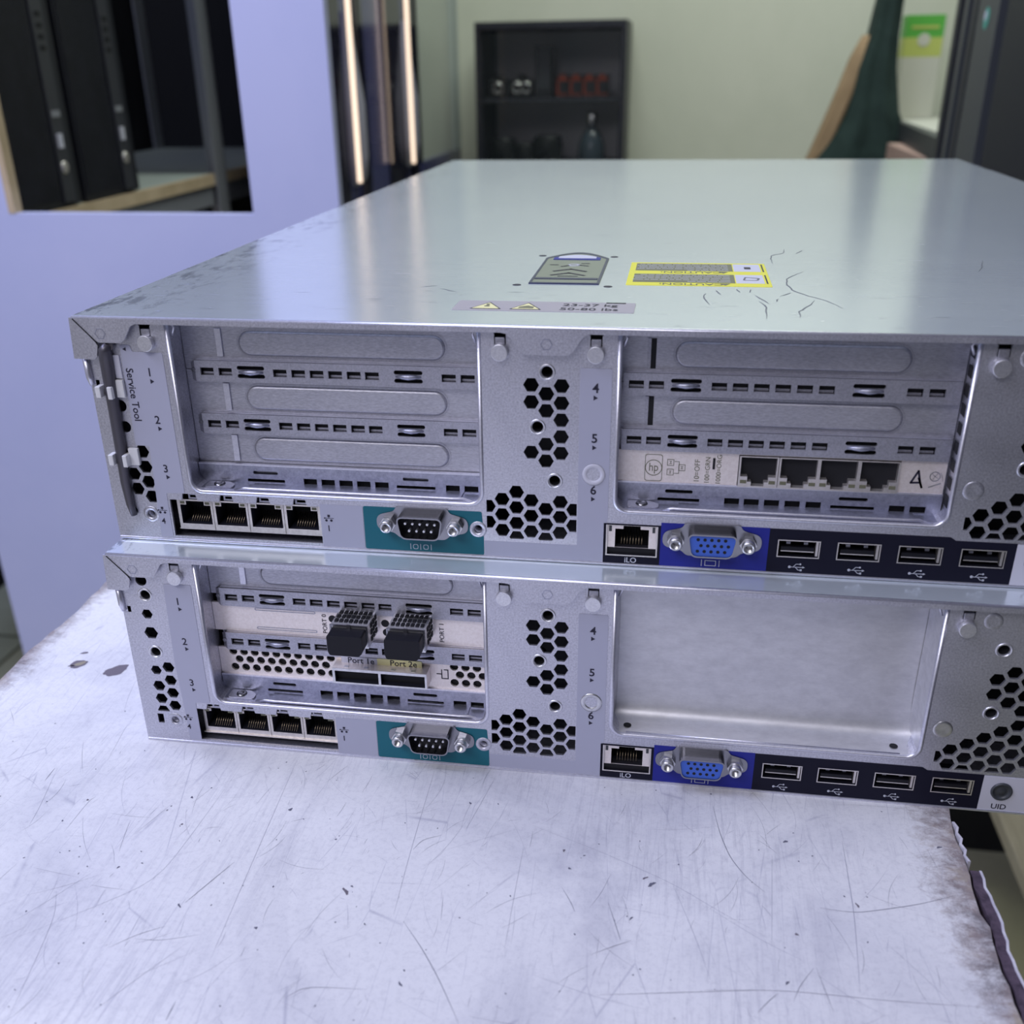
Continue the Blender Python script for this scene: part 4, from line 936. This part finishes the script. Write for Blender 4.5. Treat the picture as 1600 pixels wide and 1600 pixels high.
# ------------------------------------------------------------------ left background: shelving with two computer towers
rk = thing('metal_shelving', 'grey metal shelving with wooden board seen through the wall opening', 'shelving', (-610, 950, FL))
MB().box(-420, 0, -10, 1240, -FL - 18, -FL, PINE).box(-420, -8, -9, 1239, -FL, -FL + .6, SHELFTOP).build('shelf_board', rk)
MB().box(-420, 0, -10, 1240, -FL - 420, -FL - 402, PINE).build('shelf_board', rk)
MB().box(-30, -6, -10, 1240, -FL - 52, -FL - 18, GREYM).build('shelf_beam', rk)
for px_, py_ in ((4, 560), (4, 1180), (-414, 560), (-414, 1180), (-414, 0)):
    MB().box(px_ - 4, px_, py_, py_ + 45, 0, 1900, GREYM).box(px_ - 34, px_ - 4, py_ + 41, py_ + 45, 0, 1900, GREYM).build('post', rk)
MB().box(-440, -432, -10, 1240, 300, 2000, DARK).build('back_panel_or_dark_sheet', rk)  # black sheet added for the darkness seen through the opening
MB().box(-430, -36, 1228, 1236, 0, 2000, DARK).build('dark_end_sheet', rk)  # black sheet added to hide the lit space beyond the shelving
def tower(loc, label):
    t = thing('computer_tower', label, 'computer', loc, 0, 'computer towers on the left shelf')
    MB().box(-380, -12, 0, 162, 0, 420, BLKT).build('case', t, bevel=3)
    f = MB()
    f.box(-12, -2, 2, 160, 2, 418, BLKT)
    for k in range(22): f.box(-2, 0, 8 + k * 4.6, 10.4 + k * 4.6, 10, 410, BLKM)
    f.build('front_grille', t)
    s = MB().box(-2, 2, 112, 140, 6, 414, BLKG)
    s.box(2, 3, 116, 136, 112, 120, GREYM)
    for k in range(4): s.box(2, 3, 120, 132, 190 + k * 13, 196 + k * 13, DARK)
    so = s.build('control_strip', t)
    MB().box(2, 4, 119, 130, 74, 92, LABELP).build('sticker', so)
    MB().lathe((2, 124.5, 50), 'x', [(8, 0), (8, 1.5), (6, 2.4), (0, 2)], JACKM, 20).build('power_button', so)
    return t
tower((-612, 908, 0.7), 'black computer tower on the shelf, nearest the opening edge')
tower((-612, 1078, 0.7), 'black computer tower on the shelf, nearest the grey post')

# ------------------------------------------------------------------ left background: navy doors and glass display cabinet
nv = thing('navy_cupboard', 'tall glossy navy cupboard with two long glowing door handles beside the partition', 'cupboard', (-400, 1545, FL))
MB().box(-150, -14, 0, 655, 0, 2100, BLKM).build('carcass', nv)
for y0, y1 in ((4, 165), (169, 581)):
    d = MB().box(-14, -4, y0, y1, 20, 2080, NAVY).build('door', nv)
for y0, y1 in ((0, 100), (180, 195), (207, 235), (395, 535), (605, 655)):
    MB().box(-6, 0 if y1 - y0 > 40 else 3, y0, y1, 10, 2090, BLKGL if y1 - y0 > 20 else BRONZE).build('door_frame', nv)
zb = -24 - FL
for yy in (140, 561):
    m = MB().lathe((-1, yy, 0), 'z', [(0, zb - 14), (10, zb - 10), (20, zb + 2), (25, zb + 40), (25, zb + 130), (16, zb + 200), (7, zb + 280)], HHALO, 20)
    m.build('handle_halo', nv)
    MB().tube([(26, yy - 70, zb), (26, yy - 70, zb + 1200)], 4.5, HGLOW, 12).build('glow_handle', nv, 'long chrome door handle, its mirrored light added as a warm white glow')  # handle with added glow in place of its reflections
gc = thing('display_cabinet', 'glass fronted display cabinet between navy cupboard and back wall', 'cabinet', (-400, 2215, FL))
MB().box(-360, -340, 0, 470, 0, 2100, WALLG).build('back_panel_or_dark_sheet', gc)
MB().box(-340, -2, 0, 470, 700, 760, BLKM).build('base', gc)
MB().box(-10, 2, 0, 470, 760, 800, NAVY).build('sill', gc)
for z in (1000,): MB().box(-335, -160, 20, 450, z, z + 8, SHELFTOP).build('shelf', gc)
MB().box(-6, -2, 10, 462, 800, 2090, GLASS).build('glass_pane', gc)
for yy in (0, 400, 462): MB().box(-6, 3, yy, yy + 7, 800, 2100, SHELFTOP if yy else BLKGL).build('post', gc)
for k, (yy, h) in enumerate(((90, 60), (250, 110))):
    o = MB().box(-40, 40, -40, 40, 0, h, GREYM).box(-30, 30, -41, -39, h * .3, h * .8, DARKG).build('display_box', None, bevel=3)
    tag(place(o, (-620, 2215 + yy, 760.3 + FL)), ('small', 'taller')[k] + ' grey box standing low inside the glass display cabinet', 'box')

# ------------------------------------------------------------------ back cabinet
CY = 2450
bc = thing('wall_cabinet', 'black glass door cabinet against the pale green back wall', 'cabinet', (-308, CY, FL))
W_, Hh, D_ = 371, 262 - FL, 240
MB().box(0, 14, 0, D_, 0, Hh, BLKM).box(W_ - 14, W_, 0, D_, 0, Hh, BLKM).box(14, W_ - 14, 0, D_, Hh - 16, Hh, BLKM).box(14, W_ - 14, 0, D_, 0, 20, BLKM).build('frame', bc)
MB().box(14, W_ - 14, D_ - 8, D_, 20, Hh - 16, GREYB).build('back_panel_or_dark_sheet', bc)
SH1, SH2 = 92 - FL, -62 - FL
for z in (SH1, SH2, 400): MB().box(14, W_ - 14, 20, D_ - 8, z - 8, z, BLKG).build('shelf', bc)
for x0, x1 in ((2, W_ - 2),):
    d = MB().plate(rect(x0, x1, 4, Hh - 4), [rect(x0 + 8, x1 - 8, 14, Hh - 16)], -8, 0, BLKM).build('door', bc)
    MB().box(x0 + 8, x1 - 8, -5, -3, 14, Hh - 16, GLASSD).build('glass_pane', d)
def device(x, z, s, label, lens=1):
    t = thing('camera', label, 'camera', (-308 + x, CY + 70, z + FL), 0, 'black devices in the wall cabinet')
    MB().box(-22 * s, 22 * s, -12, 25, 0, 34 * s, BLKITEM).box(-9 * s, 9 * s, -10, 20, 34 * s, 42 * s, BLKITEM).build('body', t, bevel=4)
    for k in range(lens):
        MB().lathe(((-9 + 18 * k) * s if lens > 1 else 0, -12, 18 * s), 'y', [(11 * s, 0), (11 * s, -12), (8 * s, -13), (7 * s, -8), (0, -9)], BLKITEM).lathe(((-9 + 18 * k) * s if lens > 1 else 0, -12, 18 * s), 'y', [(11.2 * s, -10), (10 * s, -14), (7.6 * s, -13.4)], LENS).build('lens', t)
device(48, SH1, 1.3, 'black camera at the left end of the cabinet\'s upper shelf')
device(75, SH1 + 0, .0001 + 1.1, 'black camera with bright lens second on the cabinet\'s upper shelf') if False else None
device(108, SH1, 1.3, 'black twin-lens device in the middle of the cabinet\'s upper shelf', 2)
o = MB().box(-20, 20, 0, 60, 0, 118, BLKITEM).box(-16, 16, -1, 0, 20, 100, DARKG).build('carton', None, bevel=2); tag(place(o, (-308 + 164, CY + 50, SH1 + FL)), 'tall black carton on the cabinet\'s upper shelf beside the twin-lens device', 'carton')
for k in range(4):
    o = MB().box(-15, 15, 0, 60, 0, 52, BLKITEM).add([(-13, -.5, 42), (13, -.5, 42), (0, -.5, 56)], [(0, 1, 2)], ORANGE).box(-14, -9, -.6, 0, 8, 44, ORANGE).box(-14, 14, -.6, 0, 38, 42, ORANGE).box(-14, 14, -.6, 0, 6, 9, ORANGE).build('packet', None)
    tag(place(o, (-308 + 212 + k * 33, CY + 50, SH1 + FL)), ('leftmost', 'second', 'third', 'rightmost')[k] + ' of four orange and black packets on the cabinet\'s upper shelf', 'packet', 'orange and black packets')
rb = random.Random(3)
for k, (x, s) in enumerate(((56, 1.6), (112, 1.25), (172, 1.75))):
    m = MB()
    for j in range(5):
        m.tube([(math.cos(a_ * .5 + j) * 20 * s * (1 - j * .05), math.sin(a_ * .5 + j) * 14 * s + 14, 20 * s + math.sin(a_ + j * 1.3) * 17 * s) for a_ in range(13)], 5.5, BLKITEM, 8)
    m.box(-16 * s, 16 * s, 0, 40, 0, 36 * s, BLKITEM)
    o = m.build('cable_bundle', None)
    tag(place(o, (-308 + x, CY + 60, SH2 + FL)), ('left', 'smallest middle', 'largest')[k] + ' black cable bundle on the cabinet\'s lower shelf', 'cable', 'cable bundles in the wall cabinet')
bt = thing('bottle', 'dark bottle with bright cap at the right of the cabinet\'s lower shelf', 'bottle', (-308 + 286, CY + 70, SH2 + FL))
MB().lathe((0, 0, 0), 'z', [(0, 0), (34, 0), (36, 6), (33, 46), (22, 72), (12, 84), (12, 96)], mat('blue_grey_bottle', (0.05, 0.07, 0.09), 0.12), 24).build('bottle_body', bt)
MB().lathe((0, 0, 0), 'z', [(13, 92), (15, 112), (10, 120), (0, 121)], LENS, 18).build('cap', bt)

# ------------------------------------------------------------------ right background
sh = thing('wall_shelf', 'white shelf on a dark steel beam at the right of the back wall', 'shelf', (640, 1500, 0))
MB().add([(30, 0, 40), (64, 990, 40), (420, 990, 40), (420, 0, 40), (30, 0, 28), (64, 990, 28), (420, 990, 28), (420, 0, 28)], [(0, 1, 2, 3), (4, 7, 6, 5), (0, 4, 5, 1), (1, 5, 6, 2), (2, 6, 7, 3), (3, 7, 4, 0)], WHITE).build('shelf_board', sh)
MB().add([(-6, 0, 41), (58, 990, 41), (66, 990, 41), (30, 0, 41), (-6, 0, 4), (58, 990, 4), (66, 990, 4), (30, 0, 4)], [(0, 1, 2, 3), (4, 7, 6, 5), (0, 4, 5, 1), (1, 5, 6, 2), (2, 6, 7, 3), (3, 7, 4, 0)], DARKG).build('beam', sh)
for x, yy in ((30, 140), (420, 60), (420, 930)): MB().box(x, x + 34, yy, yy + 40, FL, 900, BLKM).build('post', sh)
MB().box(70, 420, 500, 510, 41, 900, DARKG).build('side_panel', sh) if False else None
gb = thing('carton', 'green and white carton standing on the white shelf beside the garment', 'carton', (742, 2440, 40.5))
MB().box(-42, 42, 0, 60, 0, 130, CREAM).box(-42, 42, 0, 60, 130, 170, YELG).box(-42, 42, 0, 60, 170, 216, GREENB).build('box', gb, bevel=1)
g_ = MB(); g_.text('TEA', 0, 195, 16, -1.0, CREAM) if False else g_.box(-30, 30, -1.2, -.6, 188, 194, YELG)
g_.plate(circ(0, 165, 14, 16), [], -1.2, -.4, CREAM); g_.build('printed_front', gb)
o = MB().lathe((0, 0, 0), 'z', [(0, 0), (24, 0), (24, 60), (20, 78), (9, 84), (9, 96), (0, 97)], CREAM, 18).lathe((0, 0, 0), 'z', [(24.5, 20), (24.5, 50)], YELG, 18).build('jar', None)
tag(place(o, (812, 2330, 40.5)), 'cream jar with yellow band behind the black post on the shelf', 'jar')
o = MB().box(0, 150, 0, 400, 0, 74, PINKB).build('storage_box', None, bevel=2); tag(place(o, (652, 1800, -72)), 'pinkish box hanging under the shelf beam', 'box')
st_ = MB().box(0, 120, -10, 410, 0, 8, DARKG)
# garment hanging from the shelf end
ga = thing('hanging_garment', 'dark green garment with tan lining hanging in front of the right shelf', 'garment', (545, 2300, FL))
def drape(sections, m, n=36, folds=7, amp=.16, ph=0.0):
    mb = MB(); rings = []
    for (z, x0, x1, d) in sections:
        cx_, hw = (x0 + x1) / 2, (x1 - x0) / 2
        rings.append([(cx_ + hw * math.cos(2 * math.pi * i / n) * (1 + amp * .25 * math.sin(folds * 2 * math.pi * i / n + ph)), d * math.sin(2 * math.pi * i / n) * (1 + amp * math.sin(folds * 2 * math.pi * i / n + ph + z * .004)), z) for i in range(n)])
    fs = []
    for k in range(len(rings) - 1): fs += [(k * n + i, k * n + (i + 1) % n, (k + 1) * n + (i + 1) % n, (k + 1) * n + i) for i in range(n)]
    mb.add([p for r in rings for p in r], fs, m, True)
    mb.add(rings[0], [tuple(range(n))], m); mb.add(rings[-1], [tuple(range(n))], m)
    return mb
zf = lambda z: z - FL
drape([(zf(-500), -90, 190, 50), (zf(-200), -80, 200, 50), (zf(-50), -52, 200, 50), (zf(20), 0, 160, 48), (zf(60), 20, 140, 45), (zf(150), 30, 122, 42), (zf(210), 50, 118, 40), (zf(300), 62, 118, 36), (zf(460), 75, 110, 30)], GARM).build('outer_cloth', ga)
drape([(zf(-260), -105, -60, 20), (zf(-50), -58, -15, 22), (zf(20), -32, 12, 24), (zf(100), -4, 40, 24), (zf(170), 18, 55, 22), (zf(215), 40, 60, 14)], TAN, folds=3).build('tan_lining', ga)
MB().tube([(70, 0, zf(440)), (70, 0, zf(475)), (90, 0, zf(500)), (115, 0, zf(480)), (112, 0, zf(452))], 3, GREYM, 8).box(20, 60, 2, 6, zf(440), zf(446), GREYM).build('hanger_hook', ga)
# black rack cabinet close on the right
rc = thing('rack_cabinet', 'tall black equipment cabinet with teal sticker at the right edge', 'cabinet', (600, 880, FL))
MB().box(4, 500, 0, 600, 0, 1900, BLKT).build('case', rc)
MB().box(-6, 4, 0, 300, 20, 1880, BLKM).box(-8, -6, 60, 290, 40, 1860, BLKT).build('door', rc)
stp = MB().box(-10, 4, 325, 430, 20, 1880, DARKG).build('side_strip', rc)
MB().plate(circ(380, 211 - FL, 13, 20), [], -10.6, -10, TEALS, 'yz').plate(circ(384, 214 - FL, 6, 14), [], -11, -10.6, LABELP, 'yz').build('sticker', stp)
for y0 in (450, 500, 550): MB().box(-8, 4, y0, y0 + 22, 20, 1880, BLKM if y0 != 500 else DARKG).build('vertical_rail', rc)
o = MB().box(-20, 20, -15, 15, 0, 34, LABELP).box(-14, 14, -16, -15, 6, 28, LABEL).build('tag_holder', None, bevel=2)
tag(place(o, (655, 1560, 41.5)), 'small pale grey box at the near end of the right shelf', 'box')

# ------------------------------------------------------------------ bottom right: pale bench
bn = thing('bench', 'pale wooden bench on the tiled floor right of the table', 'bench', (552, 330, FL))
MB().box(0, 260, 0, 380, 320, 338, PALEWOOD).build('seat', bn, bevel=2)
for x in (150, 220):
    for yy in (6, 344): MB().box(x, x + 30, yy, yy + 30, 0, 320, PALEWOOD).build('leg', bn, bevel=1)
dk = thing('storage_crate', 'dark plastic crate on the floor behind the table', 'crate', (425, 905, FL))
MB().plate(rect(0, 160, 0, 260), [rect(12, 148, 12, 248)], 0, 240, BLKM, 'xy').box(0, 160, 0, 260, 0, 8, BLKM).build('crate_body', dk)
MB().plate(rect(-6, 166, -6, 266), [rect(12, 148, 12, 248)], 232, 246, BLKT, 'xy').build('rim', dk)
